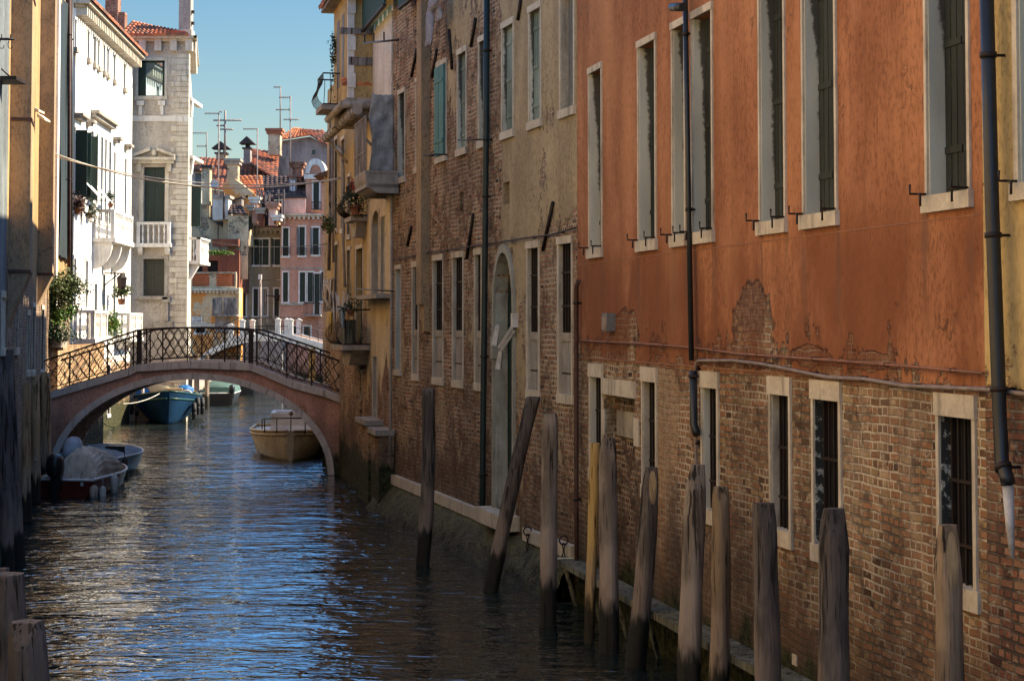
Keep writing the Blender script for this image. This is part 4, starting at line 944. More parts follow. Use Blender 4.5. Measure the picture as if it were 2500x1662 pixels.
# balconies of the side facade
for (y, za, zb_, pr_) in ((3.0, 6.9, 7.95, .55), (1.5, 14, 14.15, .14), (3, 11.6, 11.75, .2)):
    x = Tx(455)-.178*y
    b = part('balcony', MB().box(x-.1, x+pr_, y, y+2.6, za-.14, za).prism([(x-.1, za-.14), (x+pr_*.9, za-.14), (x+.1, za-.8), (x-.1, za-.8)], y+.2, y+.5), STONE_W, root)
    if zb_-za > .5:
        m = MB(); balusters(m, Vector((x+pr_-.08, y+.1, 0)), Vector((x+pr_-.08, y+2.5, 0)), za, zb_-.1); balusters(m, Vector((x+.05, y+.08, 0)), Vector((x+pr_-.1, y+.08, 0)), za, zb_-.1)
        m.box(x-.1, x+pr_, y, y+.16, zb_-.1, zb_).box(x+pr_-.16, x+pr_, y, y+2.6, zb_-.1, zb_).box(x+pr_-.18, x+pr_, y, y+.18, za, zb_-.1); part('balustrade', m, STONE_W, b)
# roof: hip rising to the left
tiles(root, [(Tx(292), -.45, zz(89)), (Tx(461), -.45, zz(90)), (Tx(428), 1.4, zz(66)), (Tx(292), 1.9, zz(33))], TILE, .19, .34, amp=.055)
t = thing('chimney', 'grey rendered chimney on the right end of the tower roof', 'chimney', at(447, 785, 74.6)-Vector((0, 0, 4.2)))
part('stack', MB().box(-.3, .22, 0, .6, Tz(85), 18.6), M_TOWER, t); part('base', MB().box(-.36, .28, -.06, .66, Tz(85)-.3, Tz(62)), STONE, t)
m = MB()
for z in (Tz(20), Tz(48)): m.box(.22, .34, .1, .3, z, z+.12)
part('bracket', m, IRON, t)
# ================================================================ BRIDGES
def lerp_poly(P, x):
    for a, b in zip(P, P[1:]):
        if a[0] <= x <= b[0]: f = (x-a[0])/(b[0]-a[0]); return a[1]+(b[1]-a[1])*f
    return P[0][1] if x < P[0][0] else P[-1][1]
def bridge(label, Z, dep, cop, arch, rail, mats, cth, ring, posts, thick_posts, pattern=True, spring=0.):
    """cop/rail: photo points of coping top and rail top on the near face; arch=(px centre, half span px, px-y of crown)"""
    o = Vector((0, Z, 0)); t = thing('stone_bridge', label, 'bridge', o)
    C = [(at(x, y, Z).x, at(x, y, Z).z) for x, y in cop]; Rl = [(at(x, y, Z).x, at(x, y, Z).z) for x, y in rail]
    xc = at(arch[0], 950, Z).x; a = at(arch[0]+arch[1], 1050, Z).x-xc; zc = at(arch[0], arch[2], Z).z; b = zc-spring
    n = 48; xs = sorted(set([C[0][0]+(C[-1][0]-C[0][0])*i/n for i in range(n+1)]+[xc-a*math.cos(math.pi*i/32) for i in range(33)]))
    xs = [x for x in xs if C[0][0] <= x <= C[-1][0]]
    za = lambda x: (spring+b*math.sqrt(max(0, 1-((x-xc)/a)**2))) if abs(x-xc) < a else -1.5
    for y, nm in ((0, 'spandrel_wall'), (dep, 'spandrel_wall')):
        m = MB()
        for x0, x1 in zip(xs, xs[1:]):
            q0, q1 = za(x0), za(x1)
            if abs((x0+x1)/2-xc) > a: q0 = q1 = -1.5
            m.face([(x0, y, q0), (x1, y, q1), (x1, y, lerp_poly(C, x1)-.02), (x0, y, lerp_poly(C, x0)-.02)])
        part(nm, m, mats[0], t)
    m = MB(); A = [(xc-a*math.cos(math.pi*i/32), spring+b*math.sin(math.pi*i/32)) for i in range(33)]
    m.grid([[Vector((x, 0, z)) for x, z in A], [Vector((x, dep, z)) for x, z in A]])
    for s in (0, -1): m.face([(A[s][0], 0, -1.5), (A[s][0], dep, -1.5), (A[s][0], dep, A[s][1]), (A[s][0], 0, A[s][1])])
    part('vault', m, mats[2], t)
    # ring of voussoirs, separate blocks with joints
    for y0, y1 in ((-.06, .12), (dep-.12, dep+.06)):
        rg = MB(); K = 22
        for k in range(K):
            t0, t1 = math.pi*(k+.012)/K, math.pi*(k+.988)/K; P = []
            for tt in (t0, (t0+t1)/2, t1): P.append((xc-a*math.cos(tt), spring+b*math.sin(tt)))
            for tt in (t1, (t0+t1)/2, t0):
                rr = ring*random.uniform(.97, 1.03); P.append((xc-(a+rr)*math.cos(tt), spring+(b+rr)*math.sin(tt)))
            rg.prism(P, y0+random.uniform(0, .01), y1)
        part('arch_ring', rg, mats[1], t)
    # deck
    m = MB(); 
    for x0, x1 in zip(xs, xs[1:]): m.face([(x0, .1, lerp_poly(C, x0)-.06), (x1, .1, lerp_poly(C, x1)-.06), (x1, dep-.1, lerp_poly(C, x1)-.06), (x0, dep-.1, lerp_poly(C, x0)-.06)])
    part('deck', m, mats[2], t)
    for y0, y1 in ((-.1, .2), (dep-.2, dep+.1)):
        m = MB(); x = C[0][0]
        while x < C[-1][0]-.01:
            nx = x+random.uniform(.9, 1.5)
            br = [c[0] for c in C if x+.05 < c[0] < nx]
            if br: nx = br[0]
            nx = min(nx, C[-1][0]); z0, z1 = lerp_poly(C, x), lerp_poly(C, nx)
            m.prism([(x+.006, z0-cth), (nx-.006, z1-cth), (nx-.006, z1), (x+.006, z0)], y0, y1); x = nx
        part('coping', m, mats[1], t)
    for y in (.05, dep-.05):
        m = MB(); m.tube([(x, y, z) for x, z in Rl], .028 if pattern else .02, 6, smooth=False)
        lowz = lambda x: lerp_poly(C, x)+(.1 if pattern else .45)
        if pattern:
            X0, X1 = Rl[0][0], Rl[-1][0]
            m.tube([(x, y, lowz(x)) for x in [Rl[0][0]]+[c[0] for c in C[1:-1]]+[Rl[-1][0]]], .014, 5, smooth=False)
            p = .232; K = int((X1-X0)/p)
            for k in range(K):
                xk = X0+p*(k+.5)
                if any(abs(xk-tp) < .16 for tp in thick_posts): continue
                z0, z1 = lowz(xk), lerp_poly(Rl, xk)
                for s in (-1, 1):
                    m.tube([(xk+s*p*.5*(1-math.cos(4*math.pi*q/12))/2*1.02, y+s*.006, z0+(z1-z0)*q/12) for q in range(13)], .011, 4)
                m.ball((xk, y, (z0+z1)/2), .024, n=6, m=4)
        else:
            for c in (.45, ): m.tube([(x, y, lowz(x)) for x, z in Rl], .016, 5)
            x = Rl[0][0]
            while x < Rl[-1][0]: m.tube([(x, y, lerp_poly(C, x)), (x, y, lerp_poly(Rl, x))], .016, 4); x += .5
        rl = part('railing', m, IRON, t)
        for px in posts: x = at(px, 850, Z).x; part('upright', MB().box(x-.018, x+.018, y-.018, y+.018, lerp_poly(C, x)-.03, lerp_poly(Rl, x)+.03), IRON, rl)
        for tp in (thick_posts if (not pattern or y < 1) else []):
            if pattern: m = MB().box(tp-.06, tp+.06, y-.06, y+.06, lerp_poly(C, tp)-.05, lerp_poly(Rl, tp)+.02)
            else: m = MB().box(tp-.14, tp+.14, y-.14, y+.14, lerp_poly(C, tp)-.05, lerp_poly(C, tp)+.78).box(tp-.18, tp+.18, y-.18, y+.18, lerp_poly(C, tp)+.78, lerp_poly(C, tp)+.85).ball((tp, y, lerp_poly(C, tp)+.86), .14, .14, .06)
            part('post', m, mats[3], t)
    return t
VAULT = wall_mat('brick_vault', (.3, .2, .15), (.2, .14, .1), cover=lambda m: (m.noise(2, 2)).st(2, 3), algae=.7)
cop1 = [(100, 962), (118, 957), (316, 899), (336, 889), (467, 881), (612, 886), (716, 930), (793, 950), (845, 971)]
rail1 = [(96, 884), (170, 860), (240, 837), (336, 806), (400, 801), (467, 800), (540, 801), (615, 807), (716, 841), (793, 868), (836, 884)]
B1Z = 47.5
bridge('salmon plastered stone footbridge with curly black iron railing in the middle of the view', B1Z, 2.3, cop1, (470, 331, 926), rail1, (M_BRIDGE, m_stone('bridge_stone', (.64, .58, .50), (.46, .41, .35), .45, 5), VAULT, simple('dark_bridge_post', (.03, .022, .018), (.02, .015, .012), .7)), .2, .18,
       [170, 262, 325, 357, 457, 548, 597, 627, 700, 760, 832], [at(339, 850, B1Z).x, at(612, 850, B1Z).x])
cop2 = [(440, 925), (506, 856), (584, 818), (650, 814), (713, 816), (790, 838), (880, 868)]
rail2 = [(440, 880), (506, 810), (584, 776), (650, 774), (713, 775), (790, 803), (880, 832)]
B2Z = 100
bridge('farther pale stone bridge with small white posts behind the iron railed footbridge', B2Z, 4, cop2, (655, 205, 832), rail2, (M_PEEL, STONE_W, VAULT, STONE_W), .28, .26, [], [at(x, 800, B2Z).x for x in (563, 591, 678, 709)], pattern=False)

# ================================================================ PILES
def pile(label, pb, pt, Z, wpx, wood, bend=0, cut=None, top=.45, tl=.32, group='wooden mooring piles', zb=-1.2):
    """pb, pt: photo points of the waterline and of the top"""
    s = F/Z; r = wpx/s/2; B = at(pb[0], pb[1], Z); B.z = 0; T = at(pt[0], pt[1], Z)
    t = thing('mooring_pile', label, 'wooden pile', B, 0, group)
    ax = (T-B); H = ax.length; d = ax.normalized(); n = 28; rows = []; rnd = random.Random(int(pb[0]*7+pb[1])); ph = rnd.uniform(0, 6)
    FA = [-math.pi/2+.12, -math.pi/2+1.35, -math.pi/2-1.25, math.pi*.35, math.pi*.75]
    hs = [zb+(H-tl-zb)*i/20 for i in range(21)]+[H-tl*.66, H-tl*.33, H-.02, H]
    for h in hs:
        rr = r*(1.06-.12*max(0, h)/H)*(1+.035*math.sin(h*5+ph)+rnd.uniform(-.015, .015))
        c = d*h+Vector((bend*math.sin(math.pi*max(0, h)/H), 0, 0))
        k = (h-(H-tl))/tl
        rows.append([])
        for j in range(n):
            an = 2*math.pi*j/n; q = rr*(1+.05*math.sin(an*3+ph)+.03*math.sin(an*5+h*2))
            if k > 0:
                for fi, fa in enumerate(FA):
                    ca = math.cos(an-fa)
                    if ca > .15: q = min(q, r*1.02*(1-(1-top)*k*(1.25 if fi == 0 else 1-.18*(fi % 2)))/ca)
            rows[-1].append(c+Vector((q*math.cos(an), q*math.sin(an), 0)))
    m = MB(); 

    base = rows
    WM = WOODS[wood]
    if cut: WM = m_wood('hewn_pile_wood', *WCOL[wood], True, 40+int(pb[0]) % 50, cut=((d*H).x+r*.1, H-tl*.62, r*.42, tl*.52, (d*H).y))
    m.grid(base[:21], True, True); o = part('shaft', m, WM, t)
    tip = base[20:]; mt, mc = MB(), MB()
    for i_ in range(len(tip)-1):
        for j in range(n):
            k_ = (j+1) % n; an = 2*math.pi*(j+.5)/n
            f_ = [tip[i_][j], tip[i_][k_], tip[i_+1][k_], tip[i_+1][j]]
            mt.face(f_)
    mt.face(tip[-1]); part('hewn_tip', mt, WM, t)
    return t
def zfor(s): return F/s
pile('lone dark crooked pile nearest the bridge, by the brown brick house', (1032, 1372), (1046, 948), zfor(140), 33, 1, .05, top=.8, tl=.1)
pile('strongly leaning dark pile before the arched water door', (1198, 1432), (1303, 968), zfor(155), 36, 1, -.02, top=.8, tl=.08)
pile('broad grey upright pile left of the rusty drainpipe', (1336, 1520), (1343, 1010), zfor(175), 40, 0, top=.72, tl=.22)
pile('thin yellow fresh wood pile touching a grey one', (1438, 1557), (1454, 1081), zfor(184.5), 25, 3, top=.9, tl=.05)
pile('tall grey pile with a long crack right beside the thin yellow one', (1488, 1583), (1485, 1068), zfor(190), 46, 0, top=.55)
pile('leaning dark brown pile with pale cut top before the bricked doorway', (1550, 1612), (1590, 1140), zfor(198), 46, 1, .02, True, top=.5, tl=.4)
pile('grey brown pile with faceted dark tip in front of the second barred window', (1680, 1718), (1703, 1134), zfor(222), 54, 0, -.01, top=.48, tl=.42)
pile('slimmer brown pile with twisted grain, fourth from the right edge', (1752, 1757), (1760, 1187), zfor(231), 47, 2, .015, top=.62, tl=.25)
pile('thick dark grey pile with notched top, third from the right edge', (1876, 1838), (1865, 1228), zfor(250), 62, 1, top=.72, tl=.3)
pile('widest grey pile with flat tapered top, second from the right edge', (2031, 1940), (2036, 1241), zfor(275), 73, 1, top=.58, tl=.34)
pile('brown pile with broad pale chamfered tip, rightmost in the view', (2320, 2130), (2314, 1281), zfor(320), 68, 2, cut=True, top=.55, tl=.42)
pile('tall dark pile leaning beside the left wall, foremost of its pair', (46, 1360), (17, 853), 29.8, 30, 1, top=.9, tl=.08)
pile('tall dark pile at the very left edge', (22, 1400), (2, 905), 28, 30, 1, top=.9, tl=.08)
pile('light brown pile left of the moored boats, leftmost of three', (62, 1196), (60, 933), 36.5, 27, 4, top=.9, tl=.06)
pile('light brown pile with pointed top, middle of three by the moored boats', (86, 1190), (84, 916), 40.5, 27, 4, top=.5, cut=True, tl=.22)
pile('light brown pile with pale cut top next to the bridge foot', (112, 1188), (110, 909), 43.8, 28, 4, top=.6, cut=True, tl=.25)
pile('foreground dark post cut off by the lower left corner', (30, 1900), (22, 1400), zfor(262), 76, 1, top=.9, tl=.05)
pile('foreground post with slanting pale side in the lower left corner', (68, 2080), (62, 1516), zfor(310), 96, 1, .03, top=.62, tl=.2)
pile('short broken post just behind the lower left foreground posts', (8, 1860), (8, 1386), zfor(250), 30, 1, top=.7, tl=.1)
# piles beyond the bridge
pile('thin bare pile by the brick quay under the bridge', (195, 1098), (195, 1015), zfor(76), 17, 1, top=.9)
pile('dark square pile against the brick quay under the bridge', (241, 1063), (241, 985), zfor(66), 11, 1, top=.9, tl=.05)
pile('pale pile seen through the right end of the bridge railing', (762, 1080), (762, 850), zfor(62), 16, 3, top=.9, tl=.05)
for i, (x, yt, w_) in enumerate([(462, 893, 14), (480, 893, 12), (505, 897, 11)]):
    pile(['brown pile behind the blue boat, closest to it', 'brown pile behind the blue boat, middle one', 'brown pile behind the blue boat, rightmost one'][i], (x, 985), (x, yt-30), zfor(50), w_, 2, top=.9, tl=.05)

# ================================================================ BOATS
def hull(mb, L, B, H, bow=.5, draft=.25, tr=.75, flare=.82, rise=.3, n=18, blunt=.0, t0=0, t1=1.):
    """bow towards +y, transom at y=0. returns gunwale points"""
    rows = []; G = []
    for i in range(n+1):
        t = t0+(t1-t0)*i/n; y = L*t
        f = (tr+(1-tr)*min(1, t/.45)) if t < .45 else max(blunt, (1-((t-.45)/.55)**(1/bow))**.75 if t < 1 else blunt)
        hb = B/2*f; h = H*(1+rise*max(0, t-.3)**2*2)
        k = draft*(1-max(0, (t-.7)/.3)**2)
        rows.append([Vector((-hb, y, h)), Vector((-hb*.97, y, h*.72)), Vector((-hb*flare, y, h*.12)), Vector((-hb*flare*.6, y, -k*.7)), Vector((0, y-(.0), -k)), Vector((hb*flare*.6, y, -k*.7)), Vector((hb*flare, y, h*.12)), Vector((hb*.97, y, h*.72)), Vector((hb, y, h))])
        G.append((hb, y, h))
    mb.grid(rows, True); mb.face(rows[0]); mb.face(rows[-1])
    return G
def boat(name, label, loc, rz, L, B, H, mh, md, mg, **kw):
    t = thing(name, label, 'boat', loc, rz)
    m = MB(); G = hull(m, L, B, H, **kw); part('hull', m, mh, t)
    m = MB(); rows = [[Vector((-g[0]+.02, g[1]+.01, g[2]-.06)), Vector((0, g[1]+.01, g[2]-.03)), Vector((g[0]-.02, g[1]+.01, g[2]-.06))] for g in G]; m.grid(rows); part('deck', m, md, t)
    m = MB()
    for s in (-1, 1): m.tube([(s*g[0], g[1], g[2]) for g in G], .035, 6)
    m.tube([(-G[0][0], G[0][1], G[0][2]), (G[0][0], G[0][1], G[0][2])], .035, 6); part('gunwale', m, mg, t)
    return t, G
paint = lambda n, c, r=.35: simple(n, c, tuple(x*.6 for x in c), r, sc_=3, bump=.1)
HBLUE = simple('dark_blue_hull_paint', (.005, .028, .07), (.004, .016, .035), .8, 0, .05, sc_=3, bump=.1); HRED = paint('dark_red_hull_paint', (.10, .018, .012)); HBEI = paint('cream_gelcoat', (.56, .47, .32)); HBLK = paint('black_hull_paint', (.012, .013, .015))
HLB = paint('light_blue_gelcoat', (.16, .46, .68)); DGREEN = paint('dark_green_gunwale', (.02, .07, .05)); DGREY = paint('grey_deck', (.26, .26, .26)); MAHOG = paint('brown_wood_deck', (.22, .11, .06)); WGEL = paint('white_gelcoat', (.66, .66, .64))
CANV = simple('beige_canvas_cover', (.50, .45, .35), (.24, .21, .16), .95, sc_=3.5, streak=.35, bump=.25, bd=.02); CANG = simple('green_canvas_cover', (.06, .11, .09), (.035, .07, .06), .9, sc_=2, bump=.5); CANBL = simple('blue_grey_canvas', (.34, .42, .50), (.24, .31, .38), .85, sc_=2, bump=.5)
FEND = paint('white_fender_vinyl', (.42, .44, .42)); RUBB = simple('black_rubber', (.012, .012, .012), (.02, .02, .02), .7)
def fender(t, p, l=.5, r=.09, mat=FEND):
    p = Vector(p); part('fender', MB().tube([p+Vector((0, 0, 0)), p+Vector((0, 0, -.06)), p+Vector((0, 0, -l+.06)), p+Vector((0, 0, -l))], [r*.3, r, r, r*.3], 10).tube([p, p+Vector((0, 0, .2))], .01, 4), mat, t)
def outboard(t, p, s=1., mat=HBLK, tilt=.3, cover=None):
    T = Matrix.Translation(Vector(p)) @ Matrix.Rotation(tilt, 4, 'X')
    rows = []
    for z, rx, ry, yo in ((0, .10, .14, 0), (.05, .17, .24, 0), (.25, .19, .28, -.02), (.42, .18, .26, -.03), (.52, .13, .19, -.02), (.56, .04, .06, 0)):
        rows.append([T @ Vector((s*rx*math.copysign(abs(math.cos(a))**.7, math.cos(a)), s*(yo+ry*math.copysign(abs(math.sin(a))**.7, math.sin(a))), s*z)) for a in [2*math.pi*k/14 for k in range(14)]])
    m = MB().grid(rows, True, True); m.face(rows[-1]); e = part('outboard_motor', m, cover or mat, t)
    m = MB().box(-.07*s, .07*s, -.1*s, .1*s, -.75*s, 0.02, T).box(-.12*s, .12*s, .02*s, .2*s, -.3*s, .05*s, T); part('leg', m, mat, e)
def tent(t, G, i0, i1, peak, mat, name='canvas_cover', base=0.0):
    rows = []
    for i in range(i0, i1+1):
        hb, y, h = G[i]; f = (i-i0)/(i1-i0); pk = peak*math.sin(math.pi*min(1, (f*.9+.08)))**.6
        rows.append([Vector((hb*1.02*math.cos(a), y, h-.02+base+(pk*math.sin(a)**.8)+.02*math.sin(i*2.3+a*6))) for a in [math.pi*k/12 for k in range(13)]])
    m = MB().grid(rows); m.face(rows[0]); m.face(rows[-1]); o = part(name, m, mat, t); return o
# front left: red boat with beige cover, stern to the camera
p = atz(150, 1214, 0)
t, G = boat('motorboat', 'red hulled motorboat with beige canvas cover and black outboard, nearest boat at left', (p.x+.05, p.y, 0), R(-4), 4.2, 1.55, .42, HRED, MAHOG, WGEL, tr=.92, rise=.12)
rows = []
pk = at(185, 1105, p.y+1.2)
for f, z, w_ in ((.0, .45, .60), (.12, .95, .52), (.30, 1.12, .50), (.55, .95, .60), (.8, .6, .45)):
    rows.append([Vector((.12+w_*math.cos(a)*(1+.035*math.cos(k*1.9+f*4)), .35+f*3.4, .40+(z-.40)*max(0, math.sin(a))**.75*(1+.05*math.sin(k*1.55+f*3)))) for k, a in enumerate([math.pi*k/44 for k in range(45)])])
m = MB().grid(rows); m.face(rows[0]); m.face(rows[-1]); part('canvas_cover', m, CANV, t)
m = MB().grid([[Vector((.14+.60*math.cos(math.pi*k/20)*(1+.06*math.sin(k*2.2)), .3-.05*math.sin(k*2.2), .38+.02)) for k in range(21)], [Vector((.14+.50*math.cos(math.pi*k/20), .72+.02*math.sin(k*2.2), .42+.55*math.sin(math.pi*k/20)**.7)) for k in range(21)]]); part('cover_skirt', m, CANV, t)
outboard(t, (-.14, -.22, .5), 1.0, HBLK, -.12)
part('stern_light', MB().box(.42, .48, -.03, .02, .28, .36), WGEL, t)
fender(t, (.86, .3, .25), .48, .08); fender(t, (.9, 1.1, .45), .5, .09); fender(t, (.72, .05, .3), .4, .1, STONE_D)
part('oar', MB().tube([(-.66, .1, .45), (-.5, 1.6, .62)], .02, 6), CUT, t)
# blue one behind
p = atz(235, 1165, 0)
t, G = boat('motorboat', 'light blue and grey small motorboat behind the red one at left', (p.x-.45, p.y, 0), R(-6), 4.0, 2.0, .5, HLB, DGREY, WGEL, tr=.9, rise=.15)
tent(t, G, 2, 14, .28, CANBL, 'tonneau_cover')
fender(t, (1.08, .5, .5), .55, .08, RUBB); part('windscreen', MB().box(.35, .9, 1.0, 1.04, .5, .78), GLASS, t); part('stern_seat', MB().box(.1, .9, .06, .4, .48, .56), HLB, t)
outboard(t, (-.2, -.2, .42), 1.3, HBLK, -.75, paint('pale_blue_motor_cover', (.36, .44, .50), .5))
# blue work barge, bow to the camera
p = atz(390, 1036, 0)
t, G = boat('work_barge', 'large dark blue work barge moored beyond the bridge, loaded with tubs and sheets', (p.x-1.62, p.y+9.2, 0), R(192), 9.5, 3.0, .95, HBLUE, MAHOG, DGREEN, tr=.9, rise=.45, bow=.42, flare=.6, blunt=.03)
m = MB(); 
for s in (-1, 1): m.tube([(s*(g[0]*.985), g[1], g[2]*.78) for g in G], .04, 6)
part('rubbing_strake', m, DGREEN, t)
for s, yy, zz_ in ((-1, 7.4, 1.0), (-1, 6.4, .95), (1, 7.6, 1.0), (1, 6.2, .9), (-1, 7.9, .8)):
    hb = min(G, key=lambda g: abs(g[1]-yy))[0]; part('tyre_fender', MB().tube([(s*(hb+.1), yy+.27*math.cos(q*math.pi/8), zz_-.35+.3*math.sin(q*math.pi/8)) for q in range(17)], .09, 8), RUBB, t)
cg = thing('cargo_tub', 'upturned cream plastic tub on the blue work barge', 'tub', (p.x-.55, p.y+3.2, .72), R(8)); part('shell', MB().tube([(-.55, 0, .55), (.75, 0, .62)], [.36, .4], 16), paint('cream_plastic', (.62, .54, .34), .5), cg); part('rim', MB().tube([(.75, 0, .62), (.8, 0, .62)], .43, 16), WGEL, cg)
cg = thing('cargo_box', 'pale open cargo box beside the cream tub on the barge', 'box', (p.x+.1, p.y+2.6, .9), R(5)); part('shell', MB().box(-.3, .3, -.25, .25, 0, .42).box(-.34, .34, -.29, .29, .42, .48), paint('pale_box', (.5, .42, .24), .6), cg)
BT = simple('bright_blue_tarpaulin', (.02, .16, .42), (.01, .07, .2), .5, sc_=4, bump=1, bd=.05)
for i, (dx, dz, s_) in enumerate([(-.78, 1.3, .26), (1.0, 1.4, .3), (1.12, 1.12, .26)]):
    cg = thing('blue_bundle', ['small blue tarpaulin bundle left of the cream tub', 'large blue tarpaulin roll behind the cream tub', 'low blue and white bundle at the right side of the barge'][i], 'bundle', (p.x+dx-.5, p.y+2.8, dz-.12)); m = MB().ball((0, 0, 0), s_*1.2, s_, s_*.75, 14, 9)
    m.v = [(v[0]*(1+.12*math.sin(v[2]*23+v[0]*17)), v[1]*(1+.15*math.sin(v[0]*19)), v[2]*(1+.15*math.sin(v[0]*21+v[1]*13))) for v in m.v]; part('sheet', m, BT, cg)
    if i == 2: part('rope', MB().tube([(.3*math.cos(q), -.36, .3*math.sin(q)) for q in [k*.5 for k in range(10)]], .03, 5), ROPE, cg)
part('bollard', MB().tube([(1.02, 6.9, .9), (1.02, 6.9, 1.75)], .06, 8), WGEL, t)
# green covered boat behind
p = atz(530, 990, 0)
t, G = boat('motorboat', 'black and white motorboat under a dark green canvas tent beyond the barge', (p.x, p.y, 0), R(3), 5.2, 1.75, .62, HBLK, WGEL, WGEL, tr=.95, rise=.1)
tent(t, G, 1, 15, .62, CANG, base=.04); outboard(t, (.75, -.2, .62), .8, HBLK, -.1)
p = atz(572, 968, 0); t, G = boat('motorboat', 'far small dark boat partly hidden behind the green canvas boat', (p.x, p.y+2, 0), R(5), 4.5, 1.6, .5, HBLK, DGREY, HBLK, tr=.95); tent(t, G, 1, 14, .4, HBLK)
# cream boat, bow to the camera, under the right of the arch
p = atz(718, 1124, 0)
t, G = boat('motorboat', 'cream motorboat with bow rail and cabin tucked under the right side of the arch', (p.x-.62, p.y+5.3, 0), R(185.5), 5.3, 2.75, .78, HBEI, HBEI, HBEI, tr=.95, rise=.15, bow=.7, flare=.86, blunt=.07, draft=.3)
part('cabin', MB().grid([[Vector((x*(1-.08*j), 3.1-.12*j, .75+.62*j/3)) for x in (-.72, -.6, 0, .6, .72)] for j in range(4)]).box(-.7, .7, 1.2, 3.0, .7, 1.32), WGEL, t)
m = MB().tube([(.95*math.cos(a), 3.4+1.75*math.sin(a), 1.15+.12*math.sin(a)) for a in [math.pi*k/14 for k in range(15)]], .022, 6)
for a in (0, .5, 1.1, math.pi/2, 2.04, 2.64, math.pi): m.tube([(.95*math.cos(a), 3.4+1.75*math.sin(a), .78), (.95*math.cos(a), 3.4+1.75*math.sin(a), 1.15+.12*math.sin(a))], .018, 5)
part('bow_rail', m, IRON, t); part('bow_light', MB().ball((0, 5.15, 1.42), .075).tube([(0, 5.15, 1.2), (0, 5.15, 1.4)], .02, 6), STONE_D, t)
m = MB()
for s in (-1, 1): m.tube([(s*(g[0]*.99+.01), g[1], g[2]*.86) for g in G], .03, 6)
part('rubbing_strake', m, paint('worn_cream_trim', (.44, .35, .23)), t)
part('fender', MB().ball((-1.12, 4.1, .34), .17, .17, .26).tube([(-1.12, 4.1, .6), (-.98, 4.1, .85)], .012, 4), simple('brown_buoy', (.12, .055, .035), (.08, .04, .03), .6), t)

# ================================================================ PLANTS
def leafm(name, a, b):
    m = Mat(name, .6, 0, .3); n = m.noise(3, 3); m.color(m.mix(n.st(.35, .65), a, b)); m.b.inputs['Subsurface Weight'].default_value = 0; return m.mat
LEAF = leafm('grey_green_leaves', (.035, .06, .015), (.10, .13, .035)); LEAF_B = leafm('fresh_green_leaves', (.05, .11, .015), (.12, .2, .03)); LEAF_D = leafm('dark_conifer_leaves', (.015, .035, .015), (.03, .06, .025))
def foliage(c, rx, ry, rz, n, ls, seed, holes=.35):
    rnd = random.Random(seed); m = MB(); cl = [Vector((rnd.gauss(0, .5)*rx, rnd.gauss(0, .5)*ry, rnd.gauss(0, .5)*rz)) for _ in range(int(9+n/120))]
    for i in range(n):
        q = rnd.choice(cl); s = holes
        p = q+Vector((rnd.gauss(0, rx*s), rnd.gauss(0, ry*s), rnd.gauss(0, rz*s)))
        a = Vector((rnd.uniform(-1, 1), rnd.uniform(-1, 1), rnd.uniform(-.6, 1))).normalized(); b = a.cross(Vector((rnd.uniform(-1, 1), rnd.uniform(-1, 1), rnd.uniform(-1, 1)))).normalized()
        l = ls*rnd.uniform(.6, 1.3); w_ = l*.32; p = Vector(c)+p
        m.face([p, p+a*l*.5+b*w_, p+a*l, p+a*l*.5-b*w_])
    return m
def plant(name, label, cat, loc, crowns, pot=None, stems=3, sh=.6, group=None, mat=None):
    t = thing(name, label, cat, loc, 0, group)
    z = 0
    if pot: part('pot', MB().lathe((0, 0, 0), [(pot*.65, 0), (pot*.95, pot*1.3), (pot*1.05, pot*1.3), (pot*1.05, pot*1.5), (pot*.9, pot*1.5)], 12), simple('terracotta_pot', (.3, .13, .07), (.2, .09, .05)), t); z = pot*1.5
    m = MB()
    for k in range(stems): a = 6.28*k/stems; m.tube([(0, 0, z*.7), (.1*math.cos(a)*sh, .1*math.sin(a)*sh, z+sh*.5), (.3*math.cos(a)*sh, .3*math.sin(a)*sh, z+sh)], [.02, .015, .006], 5)
    part('stem', m, simple('bark', (.09, .06, .035), (.05, .035, .02)), t)
    for i, (c, r_, n, ls, mt) in enumerate(crowns): part('crown', foliage(c, r_[0], r_[1], r_[2], n, ls, i+len(label)), mt, t)
    return t
bx = at(135, 850, 52)
# low brick terrace wall carrying the big shrub
t = thing('terrace_wall', 'low brick terrace wall under the olive shrub left of the white palace', 'wall', (0, 0, 0))
A_ = at(98, 785, 50.3); Bq = at(168, 785, 51.5)
part('wall', MB().box(A_.x, Bq.x, 50.3, 56, -1.5, at(100, 845, 50.3).z).box(A_.x, A_.x+.36, 50.28, 51, 0, at(100, 762, 50.3).z), M_TANBR, t); part('planter', MB().box(A_.x+.4, Bq.x+.1, 50.1, 50.9, at(100, 848, 50.3).z, at(100, 812, 50.3).z), STONE_D, t)
zp = at(100, 812, 50.3).z
plant('shrub', 'large olive green potted shrub on the terrace left of the white palace', 'shrub', (at(140, 785, 50.5).x, 50.5, zp), [((0, 0, 1.15), (.42, .4, .5), 2600, .09, LEAF), ((.45, .1, 1.35), (.3, .3, .35), 700, .08, LEAF), ((.1, 0, .5), (.38, .3, .25), 900, .085, LEAF_B)], None, 5, 1.3)
plant('shrub', 'dark feathery low plant in the stone planter under the olive shrub', 'shrub', (at(140, 785, 50.2).x, 50.2, zp-.15), [((0, -.15, .1), (.42, .2, .24), 1500, .07, LEAF_D)], None, 3, .2)
def onW(W, px, py, off): return W.w(W.u(px, py, off), off, W.z(px, py, off))
plant('potted_plant', 'fresh green plant hanging between the two lower palace balconies', 'plant', onW(WF, 270, 800, -.5), [((0, 0, .1), (.3, .2, .4), 900, .1, LEAF_B)], .14, 3, .4)
